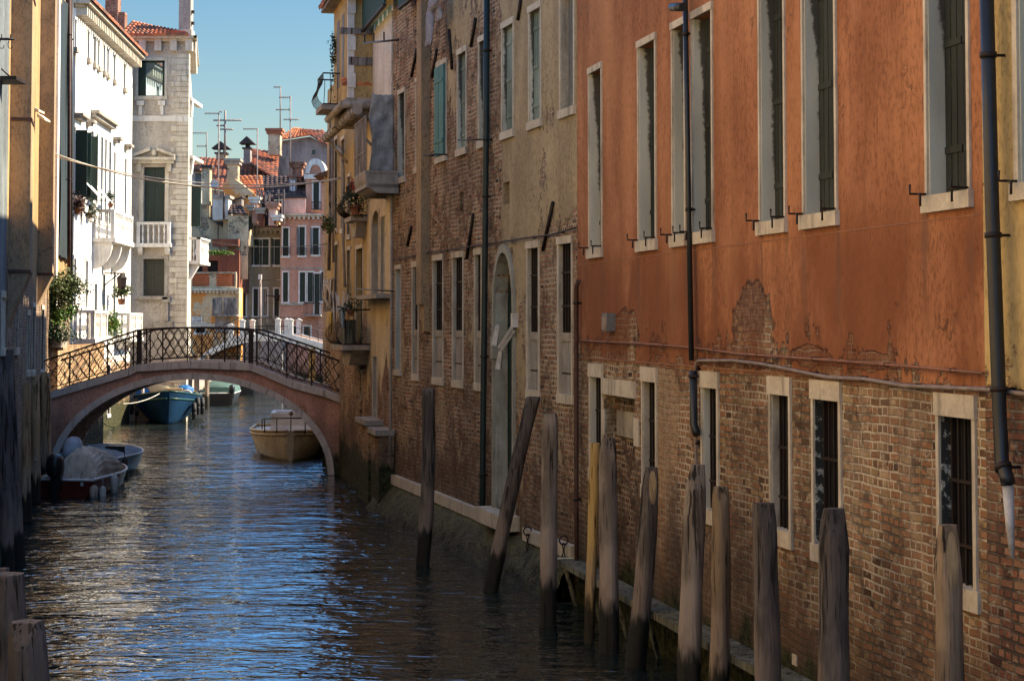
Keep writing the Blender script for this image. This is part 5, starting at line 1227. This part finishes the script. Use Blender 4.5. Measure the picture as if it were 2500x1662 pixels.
plant('potted_plant', 'flower pot with red and green leaves on the right lower palace balcony', 'plant', onW(WF, 296, 744, -.5), [((0, 0, .5), (.28, .2, .18), 500, .1, LEAF)], .16, 3, .3)
plant('potted_plant', 'dark red potted plant on the upper palace window ledge, left one', 'plant', onW(WF, 190, 522, -.25), [((0, 0, .35), (.2, .15, .3), 500, .09, leafm('dark_red_leaves', (.05, .02, .015), (.09, .04, .02)))], .13, 3, .3)
plant('potted_plant', 'dark red potted plant on the upper palace window ledge, right one', 'plant', onW(WF, 217, 532, -.25), [((0, 0, .35), (.2, .15, .3), 500, .09, LEAF_D)], .13, 3, .3)
plant('potted_plant', 'small plant on the corner of the big palace balcony', 'plant', onW(WF, 270, 507, -.7), [((0, 0, .35), (.15, .15, .15), 200, .08, LEAF_D)], .1, 3, .25)
plant('potted_plant', 'red flowered plant inside the round iron basket balcony', 'plant', onW(WY, 868, 525, -.3), [((0, 0, .45), (.25, .25, .3), 600, .07, LEAF_D), ((0, -.1, .75), (.15, .2, .12), 160, .06, leafm('red_flowers', (.25, .02, .02), (.4, .06, .04)))], .15, 3, .3)
plant('potted_plant', 'trailing plant on the iron bracket at the far end of the yellow house', 'plant', onW(WY, 797, 560, -.7), [((0, 0, .1), (.2, .2, .15), 350, .07, LEAF)], .1, 3, .2)
plant('potted_plant', 'small dark plant on the crate of the lower iron balcony', 'plant', onW(WY, 856, 772, -.5), [((0, 0, .25), (.16, .15, .16), 300, .06, LEAF_D)], .1, 3, .2)
plant('vine', 'thin creeper dangling from the roof corner of the yellow house', 'vine', onW(WY, 813, 150, -.7), [((0, 0, .3), (.12, .12, .35), 260, .07, LEAF_D), ((0, 0, -.5), (.05, .05, .6), 160, .05, LEAF_D)], None, 2, .3)
# rope across the canal
def span(label, P, sag, r, mat, name='cable'):
    a, b = P; t = thing(name, label, 'cable', a); n = 24
    part('line', MB().tube([a.lerp(b, k/n)-a-Vector((0, 0, sag*4*(k/n)*(1-k/n))) for k in range(n+1)], r, 5), mat, t)
span('pale double rope stretched across the canal from left wall to yellow house', (at(126, 373, 45), onW(WY, 832, 434, -.3)), .55, .022, ROPE)
span('second thin strand just above the rope across the canal', (at(130, 381, 45), onW(WY, 836, 437, -.3)), .4, .014, ROPE)
span('thin dark wire across the canal in front of the pink house', (at(480, 582, 74), onW(WY, 800, 596, -.1)), .2, .012, IRON)
# mooring lines of the front boat and of the barge
def line_between(label, a, b, sag, mat=ROPE): span(label, (a, b), sag, .014, mat, 'mooring_line')
pb = atz(150, 1214, 0)
line_between('short pale mooring line from the red motorboat to the light brown piles', Vector((pb.x-.6, pb.y+.1, .5)), at(86, 1120, 40.3), .15)
pb = atz(390, 1036, 0)
line_between('mooring line from the bow of the blue barge to the brick quay', Vector((pb.x, pb.y+.3, 1.3)), at(300, 985, 66), .12)
# ================================================================ FAR HOUSES
def front(name, label, Z, pl, pr, yt, mat, D, wins=(), style='shut', zb=-1.5, cat='house', fw=.09, **kw):
    """frontal house at distance Z; wins=(left,right,top,bottom[,style]) in photo points"""
    W = Wall((pl, Z), (pr, Z)); t = thing(name, label, cat, W.A, 0)
    H = [hp(W, *w[:4]) for w in wins]
    facade(t, W, 0, W.L, zb, W.z(pl, yt), H, mat, D=D, r=.2, **kw)
    for h, w in zip(H, wins):
        st = w[4] if len(w) > 4 else style
        window(t, h, st, r=.2, fw=fw, lin=.1, sill=.12, sp=.1, jamb=None, mats=(STONE_W, STONE_W), pane=GLASS if st == 'glass' else VOID)
    return t, W
def open_shutters(t, W, hs, mat=GREEN):
    for x0, x1, y0, y1 in hs: h = hp(W, x0, x1, y0, y1); part('open_shutter', MB().box(h[0], h[1], -.06, -.005, h[2], h[3]), mat, t)
# pink house
t, W = front('pink_house', 'salmon pink house front with dentil cornice behind the farther bridge', 109, 684, 800, 524, M_PINK, 10,
  [(691, 704, 557, 625), (731, 744, 554, 624), (764, 778, 556, 622), (691, 703, 665, 737), (732, 745, 665, 737), (751, 764, 665, 737), (768, 780, 668, 768), (784, 796, 664, 735), (742, 758, 797, 824), (716, 727, 797, 820)])
cornice(t, 0, W.L, W.z(700, 536), W.z(700, 522), .3, STONE, .3)
part('string_course', MB().box(0, W.u(742), -.06, 0, W.z(690, 746), W.z(690, 738)), STONE_D, t); part('string_course', MB().box(0, W.L, -.04, 0, W.z(690, 657), W.z(690, 653)), STONE_D, t)
open_shutters(t, W, [(724, 730, 555, 622), (757, 763, 557, 620)], GREY_SH)
b = part('balcony', MB().box(W.u(743), W.u(786), -.7, 0, W.z(743, 772), W.z(743, 768)), STONE_D, t); m = MB()
for i in range(14): u = W.u(745)+(W.u(784)-W.u(745))*i/13; m.box(u-.012, u+.012, -.7, -.68, W.z(743, 768), W.z(743, 739))
m.box(W.u(744), W.u(785), -.71, -.67, W.z(743, 741), W.z(743, 738)); part('railing', m, IRON, b)
for pl, pr_ in ((688, 707), (726, 748), (759, 782)):
    m = MB()
    for i in range(8): u = W.u(pl)+(W.u(pr_)-W.u(pl))*i/7; m.box(u-.012, u+.012, -.2, -.18, W.z(pl, 622), W.z(pl, 606))
    m.box(W.u(pl), W.u(pr_), -.21, -.17, W.z(pl, 607), W.z(pl, 605)); part('window_railing', m, IRON, t)
# dormer tower with arched top
t, W = front('dormer', 'pink attic dormer with round white pediment and one tall window', 110, 745, 800, 424, M_PINK, 6, [(765, 779, 445, 511)], zb=8.5, cat='dormer')
cx, zz_ = W.u(769), W.z(769, 424); m = MB(); rr = W.u(793)-cx
for r0, r1, y, mt, nm in ((0, rr-.22, -.02, M_PINK, 'tympanum'), (rr-.25, rr+.02, -.14, STONE_W, 'arch_mould')):
    m = MB()
    for k in range(16):
        a0, a1 = math.pi*k/16, math.pi*(k+1)/16; P = [(cx+r1*math.cos(a0), zz_+1.5*r1*math.sin(a0)), (cx+r1*math.cos(a1), zz_+1.5*r1*math.sin(a1)), (cx+r0*math.cos(a1), zz_+1.5*r0*math.sin(a1)), (cx+r0*math.cos(a0), zz_+1.5*r0*math.sin(a0))]
        m.prism(P if r0 else P[:3], y, 1.5)
    part(nm, m, mt, t)
part('mould', MB().box(W.u(745)-.1, W.L+.1, -.12, .3, zz_-.35, zz_-.05), STONE_W, t)
m = MB(); 
for i in range(9): u = W.u(760)+(W.u(784)-W.u(760))*i/8; m.box(u-.012, u+.012, -.3, -.28, W.z(765, 511), W.z(765, 494))
m.box(W.u(760), W.u(784), -.31, -.27, W.z(765, 495), W.z(765, 493)).box(W.u(760), W.u(784), -.31, 0, W.z(765, 513), W.z(765, 511)); part('railing', m, IRON, t)
# olive house
t, W = front('olive_house', 'olive grey house front with dark shutters beside the pink house', 110, 581, 684, 560, M_OLIVE, 9,
  [(592, 604, 584, 648), (620, 633, 584, 647), (641, 656, 584, 647), (670, 684, 584, 647), (590, 600, 705, 772), (619, 630, 705, 772), (641, 652, 705, 772, 'glass'), (670, 681, 705, 772)])
open_shutters(t, W, [(581, 591, 586, 648), (615, 619, 586, 647), (634, 640, 586, 647), (662, 669, 583, 645)])
cornice(t, 0, W.L, W.z(600, 571), W.z(600, 556), .35, STONE_D, .28)
part('shrine_plaque', MB().box(W.u(592), W.u(599), -.08, 0, W.z(592, 675), W.z(592, 655)), STONE_W, t)
Zq = 110; tiles(t, [(W.u(578), -.5, W.z(600, 556)), (W.L+.1, -.5, W.z(600, 554)), (W.L+.1, 4, W.z(600, 532)), (W.u(590), 4, W.z(600, 540))], TILE_D, .25, .4)
t, W = front('quay_wall', 'low stone fronted quay wall between the farther bridge and the olive house', 108, 560, 690, 806, STONE_D, 1.5, [], cat='wall')
# street lamp post
p = at(635, 785, 107); t = thing('lamp_post', 'tall grey lamp post with side arm before the olive house', 'lamp post', (p.x, p.y, 2.5))
zt = at(635, 680, 107).z-2.5; part('pole', MB().tube([(0, 0, 0), (0, 0, zt)], .085, 8), CONDUIT, t); part('arm', MB().tube([(0, 0, zt-.1), (1.25, 0, zt-.1)], .02, 5), IRON, t); part('head', MB().box(-.12, .08, -.1, .1, zt-.05, zt+.25), STONE_W, t)
p = at(678, 722, 109.5); t = thing('wall_lamp', 'black scrolled iron wall lamp on the edge of the olive house', 'lamp', p)
part('bracket', MB().tube([(.2, .4, 0), (-.7, -.3, 0)], .03, 5).tube([(.1, .4, -.3), (-.1, .1, -.15), (-.4, -.1, -.02)], .02, 5), IRON, t); part('lantern', MB().lathe((-.05, 0, -.3), [(.06, 0), (.14, .1), (.16, .3), (.04, .4)], 6, False), IRON, t)
# terrace building with terracotta lattice
t, W = front('terrace_house', 'peeling orange walled house with red terracotta lattice parapet terrace', 103, 440, 583, 702, M_OPEEL, 1.5, [(478, 500, 790, 812, 'none')], zb=-1.5)
m = MB(); z0, z1 = W.z(470, 699), W.z(470, 668)
tr_ = simple('terracotta_lattice', (.62, .20, .08), (.45, .13, .05), .8, sc_=9)
for a, b in ((467, 509), (529, 566)):
    ua, ub2 = W.u(a), W.u(b); n = int((ub2-ua)/.2)
    for i in range(n):
        for j in range(5):
            x = ua+.2*i+(.1 if j % 2 else 0); z = z0+(z1-z0)*j/5; m.tube([(x+.09*math.cos(q), -.05, z+.07+.075*math.sin(q)) for q in [math.pi*k/6 for k in range(7)]], .028, 4)
    m.box(ua, ub2, .03, .06, z0, z1)
part('terracotta_lattice', m, tr_, t)
m = MB().box(W.u(465), W.u(576), -.12, .15, z1, z1+.1).box(W.u(465), W.u(576), -.12, .15, z0-.14, z0)
for x in (465, 511, 573): m.box(W.u(x), W.u(x)+.1, -.08, .12, z0, z1)
m.box(W.u(514), W.u(528), -.06, .06, z0, z1); part('parapet_frame', m, M_PEEL, t)
cornice(t, 0, W.u(578), W.z(470, 716), W.z(470, 704), .35, STONE, .22)
part('wooden_balcony', MB().box(W.u(524), W.u(583), -.9, 0, W.z(530, 772), W.z(530, 768)).box(W.u(524), W.u(549), -.9, -.86, W.z(530, 768), W.z(530, 727)).box(W.u(551), W.u(583), -.8, -.76, W.z(530, 768), W.z(530, 727)), LATT, t)
m = MB()
for i in range(9): u = W.u(527)+(W.u(546)-W.u(527))*i/8; m.box(u-.03, u+.03, -.96, -.91, W.z(530, 766), W.z(530, 731))
part('slats', m, LATT, t); part('dark_recess', MB().box(W.u(527), W.u(560), -.2, .001, W.z(530, 812), W.z(530, 772)), M_GREYW, t)
part('band', MB().box(0, W.u(526), -.1, 0, W.z(470, 800), W.z(470, 790)), STONE, t)
# street sign
p = at(467, 788, 102.85); sW = at(493, 772, 102.85); s = thing('street_sign', 'white painted street name panel with two lines of black letters on the orange peeling wall', 'sign', (p.x, 102.93, p.z))
part('board', MB().box(0, sW.x-p.x, -.03, 0, 0, sW.z-p.z), simple('white_sign_paint', (.75, .72, .64), (.66, .62, .54), .9), s)
def text(body, h, x, z, parent, w):
    cu = bpy.data.curves.new('lettering', 'FONT'); cu.body = body; cu.size = h; cu.extrude = .004; cu.align_x = 'CENTER'
    tmp = bpy.data.objects.new('lettering', cu); COL.objects.link(tmp); dg = bpy.context.evaluated_depsgraph_get(); me = bpy.data.meshes.new_from_object(tmp.evaluated_get(dg)); bpy.data.objects.remove(tmp)
    o = bpy.data.objects.new('lettering', me); COL.objects.link(o); o.parent = parent; o.rotation_euler = (math.pi/2, 0, 0); o.location = (x, -.036, z)
    xs = [v.co.x for v in me.vertices]; o.scale = (w/(max(xs)-min(xs)), 1, 1); me.materials.clear(); me.materials.append(IRON)
text('CALLE DE', .2, (sW.x-p.x)/2, .24, s, .5); text('LAVORIER', .2, (sW.x-p.x)/2, .05, s, .54)
# brown pergola building above the terrace
t, W = front('terrace_pavilion', 'dark red brown pavilion with two black openings behind the terracotta parapet', 106, 455, 583, 610, M_REDBR, 5, [(466, 494, 636, 672, 'none'), (507, 532, 636, 672, 'none')], zb=6, fw=0, cat='house')
part('beam', MB().box(W.u(519), W.u(583), -.35, .5, W.z(530, 602), W.z(530, 584)), M_REDBR, t)
m = MB().box(W.u(478), W.u(527), -1.2, -1.1, W.z(500, 624), W.z(500, 619))
for i in range(12): u = W.u(480)+(W.u(524)-W.u(480))*i/11; m.box(u-.02, u+.02, -1.18, -1.14, W.z(500, 619), W.z(500, 611))
part('trellis', m, STONE_W, t)
plant('vine', 'green creeper on the trellis above the terracotta terrace', 'vine', (at(535, 785, 105).x, 104.6, at(535, 622, 105).z), [((0, 0, .1), (.7, .2, .1), 500, .12, LEAF_B)], None, 2, .1)
# cream gable house
def outline_house(name, label, Z, P, D, mat, cat='house'):
    o = at(P[0][0], 785, Z); t = thing(name, label, cat, (o.x, Z, 0)); pts = [(at(x, y, Z).x-o.x, at(x, y, Z).z) for x, y in P]
    part('wall', MB().prism(pts, 0, D), mat, t); return t, (lambda x: at(x, 785, Z).x-o.x), (lambda y: at(520, y, Z).z)
t, ux, uz_ = outline_house('gable_house', 'peeling cream house with sloping parapet behind the terracotta terrace', 109, [(455, 700), (455, 497), (512, 497), (512, 532), (578, 574), (586, 600), (586, 700)], 5, M_PEEL)
part('roof', MB().prism([(ux(508), uz_(533)), (ux(508), uz_(529)), (ux(578), uz_(571)), (ux(578), uz_(576))], -.25, 3), TILE_D, t)
h = (ux(494), ux(510), uz_(612), uz_(588)); part('window', MB().box(h[0], h[1], -.02, .02, h[2], h[3]), GREY_SH, t)
t, ux, uz_ = outline_house('chimney', 'square cream pillar chimney beside the wooden roof terrace', 108, [(493, 500), (493, 406), (512, 406), (512, 500)], .8, M_PEEL, 'chimney'); part('cap', MB().box(ux(490), ux(515), -.1, .9, uz_(410), uz_(403)), TILE_D, t)
t, ux, uz_ = outline_house('attic_room', 'shaded pale attic room with x braced wooden railing left of the cream pillar', 112, [(455, 500), (455, 418), (492, 418), (492, 500)], 3, M_WHITEP)
part('doors', MB().box(ux(474), ux(490), -.03, .02, uz_(466), uz_(424)), GREY_SH, t)
m = MB().box(ux(469), ux(493), -1.4, -1.3, uz_(461), uz_(458)).box(ux(469), ux(493), -1.4, -1.3, uz_(489), uz_(486))
for a in (470, 481): m.tube([(ux(a), -1.35, uz_(487)), (ux(a+11), -1.35, uz_(461))], .04, 4).tube([(ux(a), -1.35, uz_(461)), (ux(a+11), -1.35, uz_(487))], .04, 4)
part('railing', m, LATT, t); part('roof', MB().box(ux(470), ux(493), -1.2, 1, uz_(419), uz_(415)), TILE, t)
t, ux, uz_ = outline_house('chimney_block', 'bright white rendered block chimney with brown pipe in front of the cream house', 107, [(519, 538), (519, 483), (558, 483), (558, 535)], 1.5, M_WHITEP, 'chimney')
part('cap', MB().box(ux(516), ux(560), -.1, 1.6, uz_(484), uz_(477)), STONE_D, t); part('pipe', MB().tube([(ux(545), -.08, uz_(535)), (ux(545), -.08, uz_(470))], .06, 6), RUST, t)
# satellite dish
p = at(524, 449, 107.5); t = thing('satellite_dish', 'white round satellite dish by the cream pillar chimney', 'satellite dish', p)
part('dish', MB().grid([[Vector((r*math.cos(a), -.02-.25*(r/.26)**2*.4, r*math.sin(a))) for a in [2*math.pi*k/18 for k in range(18)]] for r in (.01, .1, .18, .26)], True, True), WGEL, t); part('arm', MB().tube([(0, 0, 0), (0, .3, -.6)], .03, 5), IRON, t)
# roofs
def roof_thing(label, P, mat, Zs, tw=.28, cat='roof', wall=None, wz=4):
    """P eaveL eaveR ridgeR ridgeL photo points; Zs distances"""
    V = [at(p[0], p[1], z) for p, z in zip(P, Zs)]; o = V[0].copy(); t = thing('tiled_roof_house', label, 'house', o)
    tiles(t, [v-o for v in V], mat, tw, .42, amp=.06)
    if wall is not None:
        m = MB()
        for a, b in ((0, 1), (1, 2), (3, 0)):
            A_, B_ = V[a]-o, V[b]-o; m.face([A_-Vector((0, -.1, .06)), B_-Vector((0, -.1, .06)), Vector((B_.x, B_.y+.1, B_.z-wz)), Vector((A_.x, A_.y+.1, A_.z-wz))])
        part('wall', m, wall, t)
    return t
roof_thing('house under the broad striped terracotta roof with the antennas', [(440, 452), (668, 478), (672, 392), (466, 384)], TILE, (113, 113, 121, 121), .3, wall=M_GREYW)
roof_thing('small house with warm orange roof slope and gable left of the wooden roof loggia', [(628, 476), (646, 480), (640, 430), (578, 430)], TILE_O, (110, 110, 113, 113), .28)
t, ux, uz_ = outline_house('gable_house', 'orange peach gable wall with small round hole under the orange roof slope', 109.7, [(545, 530), (545, 448), (572, 436), (622, 474), (640, 500), (640, 560), (560, 560)], 3, M_OPEEL)
part('vent_hole', MB().box(ux(598), ux(603), -.02, .02, uz_(483), uz_(477)), VOID, t)
roof_thing('small lean-to house with dark tiled roof and cream wall by the white block', [(556, 522), (606, 524), (588, 500), (560, 500)], TILE_D, (106.5, 106.5, 108, 108), .3, wall=M_PEEL)
t, ux, uz_ = outline_house('lean_to', 'grey gable with dark slanting rim above the small dark roof', 108.6, [(558, 502), (558, 492), (590, 481), (590, 502)], 1, M_GREYW); part('rim', MB().prism([(ux(558), uz_(495)), (ux(558), uz_(491)), (ux(591), uz_(480)), (ux(591), uz_(484))], -.3, 1), TILE_D, t)
t, ux, uz_ = outline_house('cream_wall', 'yellow cream wall with dark openings between white block and pink chimneys', 107.4, [(545, 600), (545, 528), (607, 528), (607, 600)], 2, M_PEEL, 'wall'); part('openings', MB().box(ux(575), ux(580), -.02, .02, uz_(556), uz_(532)).box(ux(590), ux(596), -.02, .02, uz_(552), uz_(534)), VOID, t)
roof_thing('house with dark sooty roof in front of the tall grey house', [(632, 488), (752, 486), (744, 432), (636, 430)], TILE_D, (110.5, 110.5, 115, 115), .3, wall=M_PINK)
t, ux, uz_ = outline_house('house', 'weathered grey windowless house block under the hipped red roof', 122, [(676, 470), (676, 346), (757, 334), (800, 354), (800, 470)], 8, M_GREYW)
part('window', MB().box(ux(758), ux(770), -.04, .02, uz_(380), uz_(363)), STONE_D, t); w = part('window', MB().box(ux(760), ux(768), -.06, -.03, uz_(378), uz_(366)), GLASS, t)
o = at(676, 785, 122); q = lambda x, y, z: at(x, y, z)-Vector((o.x, 122, 0))
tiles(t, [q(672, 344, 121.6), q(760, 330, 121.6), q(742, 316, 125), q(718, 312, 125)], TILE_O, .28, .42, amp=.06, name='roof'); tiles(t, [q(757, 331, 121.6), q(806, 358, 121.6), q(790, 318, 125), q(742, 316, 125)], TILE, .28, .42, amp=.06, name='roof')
roof_thing('attic house with lit roof slope between the gabled chimney and the big chimney', [(610, 398), (678, 440), (682, 372), (606, 363)], TILE, (116, 116, 122, 122), .3)
# chimneys
def chim(label, Z, x0, x1, yb, yt, mat, capm=TILE, gable=False, d=.8):
    o = at(x0, 785, Z); t = thing('chimney', label, 'chimney', (o.x, Z, at(x0, yb, Z).z), 0, 'chimneys above the far roofs'); w_ = at(x1, 785, Z).x-o.x; h = at(x0, yt, Z).z-at(x0, yb, Z).z
    part('stack', MB().box(0, w_, 0, d, 0, h), mat, t)
    m = MB()
    if gable: m.box(-.1, w_+.1, -.1, d+.1, h-.1, h).prism([(-.3, h+.25), (w_+.3, h+.25), (w_/2, h+.75)], -.2, d+.2); m.box(.1, .2, .1, d-.1, h, h+.25).box(w_-.2, w_-.1, .1, d-.1, h, h+.25)
    else: m.box(-.12, w_+.12, -.12, d+.12, h-.25, h-.05).box(-.2, w_+.2, -.2, d+.2, h-.05, h+.12)
    part('cap', m, capm, t); return t
chim('low gabled chimney with little tiled roof behind the antennas', 118, 524, 548, 388, 372, M_PEEL, TILE_D, True)
chim('grey chimney with small pointed cap left of the tall big chimney', 116, 592, 608, 400, 360, M_GREYW, TILE_D, True)
chim('big tall chimney with red tiled crown beside the hipped roof', 119, 652, 681, 378, 318, M_PEEL, TILE_O, d=1)
chim('peeling cream and pink chimney in front of the striped roof', 111, 552, 578, 445, 392, M_PEEL, STONE_D)
chim('dark red chimney with small vent slots left of the pink dormer', 112, 712, 735, 445, 400, RBRICK, RBRICK)
chim('slim pink chimney, left one below the wooden loggia', 107.5, 607, 613, 560, 505, M_PINK, STONE_D, d=.5)
chim('salmon chimney with white cap right of the slim pink one', 107.6, 613, 627, 545, 486, M_PINKL, STONE_W, d=.6)
chim('dark side chimney under the wooden loggia', 107.2, 629, 640, 552, 512, M_REDBR, STONE_D, d=.6)
chim('tall square pink chimney right of the wooden loggia', 107.0, 654, 672, 550, 500, M_PINKL, M_PINK, d=.8)
chim('short peach chimney with white slab by the pink house cornice', 107.0, 668, 680, 548, 529, M_OPEEL, STONE_W, d=.6)
# wooden loggia
p = at(628, 515, 108); t = thing('roof_loggia', 'dark wooden roof loggia with cross braced railing amid pink chimneys', 'roof terrace', p); k_ = F/108; hh_ = 50/k_; ww = 30/k_
m = MB().box(-.05, ww, -.05, .05, 0, .08).box(-.05, ww+.6, -.05, .05, hh_*.38, hh_*.38+.1).box(-.05, ww+.25, -.05, .05, hh_-.08, hh_)
for i in range(4): m.box(ww*i/3-.03, ww*i/3+.03, -.05, .05, 0, hh_)
for i in range(3):
    a, b = ww*i/3, ww*(i+1)/3; m.tube([(a, 0, hh_*.4), (b, 0, hh_*.95)], .03, 4).tube([(b, 0, hh_*.4), (a, 0, hh_*.95)], .03, 4)
for x in (ww+.5, ww+.85): m.box(x-.05, x+.05, .3, .4, -.8, hh_+.1)
part('frame', m, LATT, t); part('backing', MB().box(0, ww+1.2, 1.6, 1.7, -.9, hh_*.6), VOID, t)
# white terrace wall on the pink house
t, ux, uz_ = outline_house('terrace_wall', 'pale pink roof terrace wall left of the dormer', 109.5, [(687, 526), (687, 484), (746, 480), (746, 526)], 4, M_PINKL, 'wall')
part('coping', MB().box(ux(686), ux(746), -.1, .2, uz_(484), uz_(479)), TILE_D, t); m = MB()
p = at(710, 452, 112); t = thing('dormer', 'tiny dark dormer window with white frame on the sooty roof', 'dormer', p); part('frame', MB().box(-.1, .4, -.1, 2, -.85, .5), M_GREYW, t); part('window', MB().box(0, .12, -.14, -.09, -.7, .3).box(.17, .3, -.14, -.09, -.7, .3), WGEL, t); part('roof', MB().box(-.25, 1.6, -.2, 2, .5, .6), TILE, t)
# backing masses so no gap shows water level sky
t, W = front('far_house', 'low reddish house mass in the gap behind the farther bridge', 124, 420, 830, 640, M_PINK, 6)
# antennas
def ant(label, Z, x, yb, yt, arms, r=.035):
    b = at(x, yb, Z); h = at(x, yt, Z).z-b.z; t = thing('tv_antenna', label, 'antenna', b, 0, 'television antennas over the roofs'); k = Z/F
    part('mast', MB().tube([(0, 0, 0), (0, 0, h)], r, 6), CONDUIT, t)
    for xa, xb, y, n in arms:
        z = at(x, y, Z).z-b.z; m = MB().tube([((xa-x)*k, 0, z), ((xb-x)*k, 0, z)], r*.7, 5)
        for i in range(n): q = ((xa+(xb-xa)*(i+.3)/n)-x)*k; m.tube([(q, -.22, z), (q, .22, z)], .012, 4).tube([(q, 0, z-.09), (q, 0, z+.09)], .014, 4)
        part('boom', m, CONDUIT, t)
ant('short antenna with two booms pointing left, nearest the tower', 112, 504, 408, 324, [(470, 505, 325, 6), (480, 505, 357, 5)])
ant('tall antenna rising from the cream terrace with one long boom', 109, 532, 600, 278, [(497, 533, 277, 8), (533, 541, 273, 2)], .04)
ant('thick twin mast antenna with several crossed booms', 114, 549, 384, 270, [(520, 590, 294, 12), (528, 549, 307, 4), (537, 569, 316, 6)], .07)
ant('long thin antenna pole with small boom in front of the grey chimney', 109.3, 627, 565, 314, [(592, 628, 315, 8)], .04)
ant('antenna fixed to the big red crowned chimney', 119.5, 684, 322, 212, [(667, 686, 213, 5)], .045)
ant('antenna with four booms over the hipped red roof', 113, 708, 440, 235, [(680, 709, 238, 6), (672, 708, 268, 6), (691, 730, 292, 7)], .045)

# ================================================================ SETTING: water, ground
m = Mat('canal_water', .03, 0, .5); m.b.inputs['IOR'].default_value = 2.5
m.color(m.mix(m.noise(.5, 2).st(.3, .7), (.010, .015, .013), (.018, .024, .020)))
na = m.noise(1, 2, sx=.55, sy=1.3, seed=2, dist=.5); nb_ = m.noise(1, 2, sx=2.2, sy=4.6, seed=5, dist=1.); nc_ = m.noise(1, 2, sx=5, sy=10, seed=8)
calm = (m.noise(.28, 3, seed=6)).st(.35, .65)
m.bump(na*1.0+nb_*.62*(calm*.6+.4)+nc_*.05*calm, 1, .10)
W_ = part('canal_water', MB().face([(-60, -40, 0), (40, -40, 0), (60, 200, 0), (-80, 200, 0)]), m.mat, kind='structure')
g = part('ground', MB().face([(-1500, -1500, -1.6), (1500, -1500, -1.6), (1500, 1500, -1.6), (-1500, 1500, -1.6)]), simple('canal_bed_mud', (.06, .05, .035), (.04, .035, .025), .95), kind='structure')
# left quay between the bridges, houses beyond the tower
q = part('quay', MB().box(-40, at(330, 785, 73).x, 73.2, 101, -1.5, .9), STONE_D, kind='structure')
# unseen block added on the right bank to shade the left bank and barge
t = thing('unseen_shade_house', 'unseen house added behind the yellow house to shade the left bank and barge', 'house', (-3, 55, 0))
part('wall', MB().box(-2.6, 4, -4, 15, -1.5, 8.5), M_LNEAR, t); part('roof', MB().prism([(-2.9, 8.5), (4.3, 8.5), (.7, 10)], -4.2, 15.2), TILE, t)
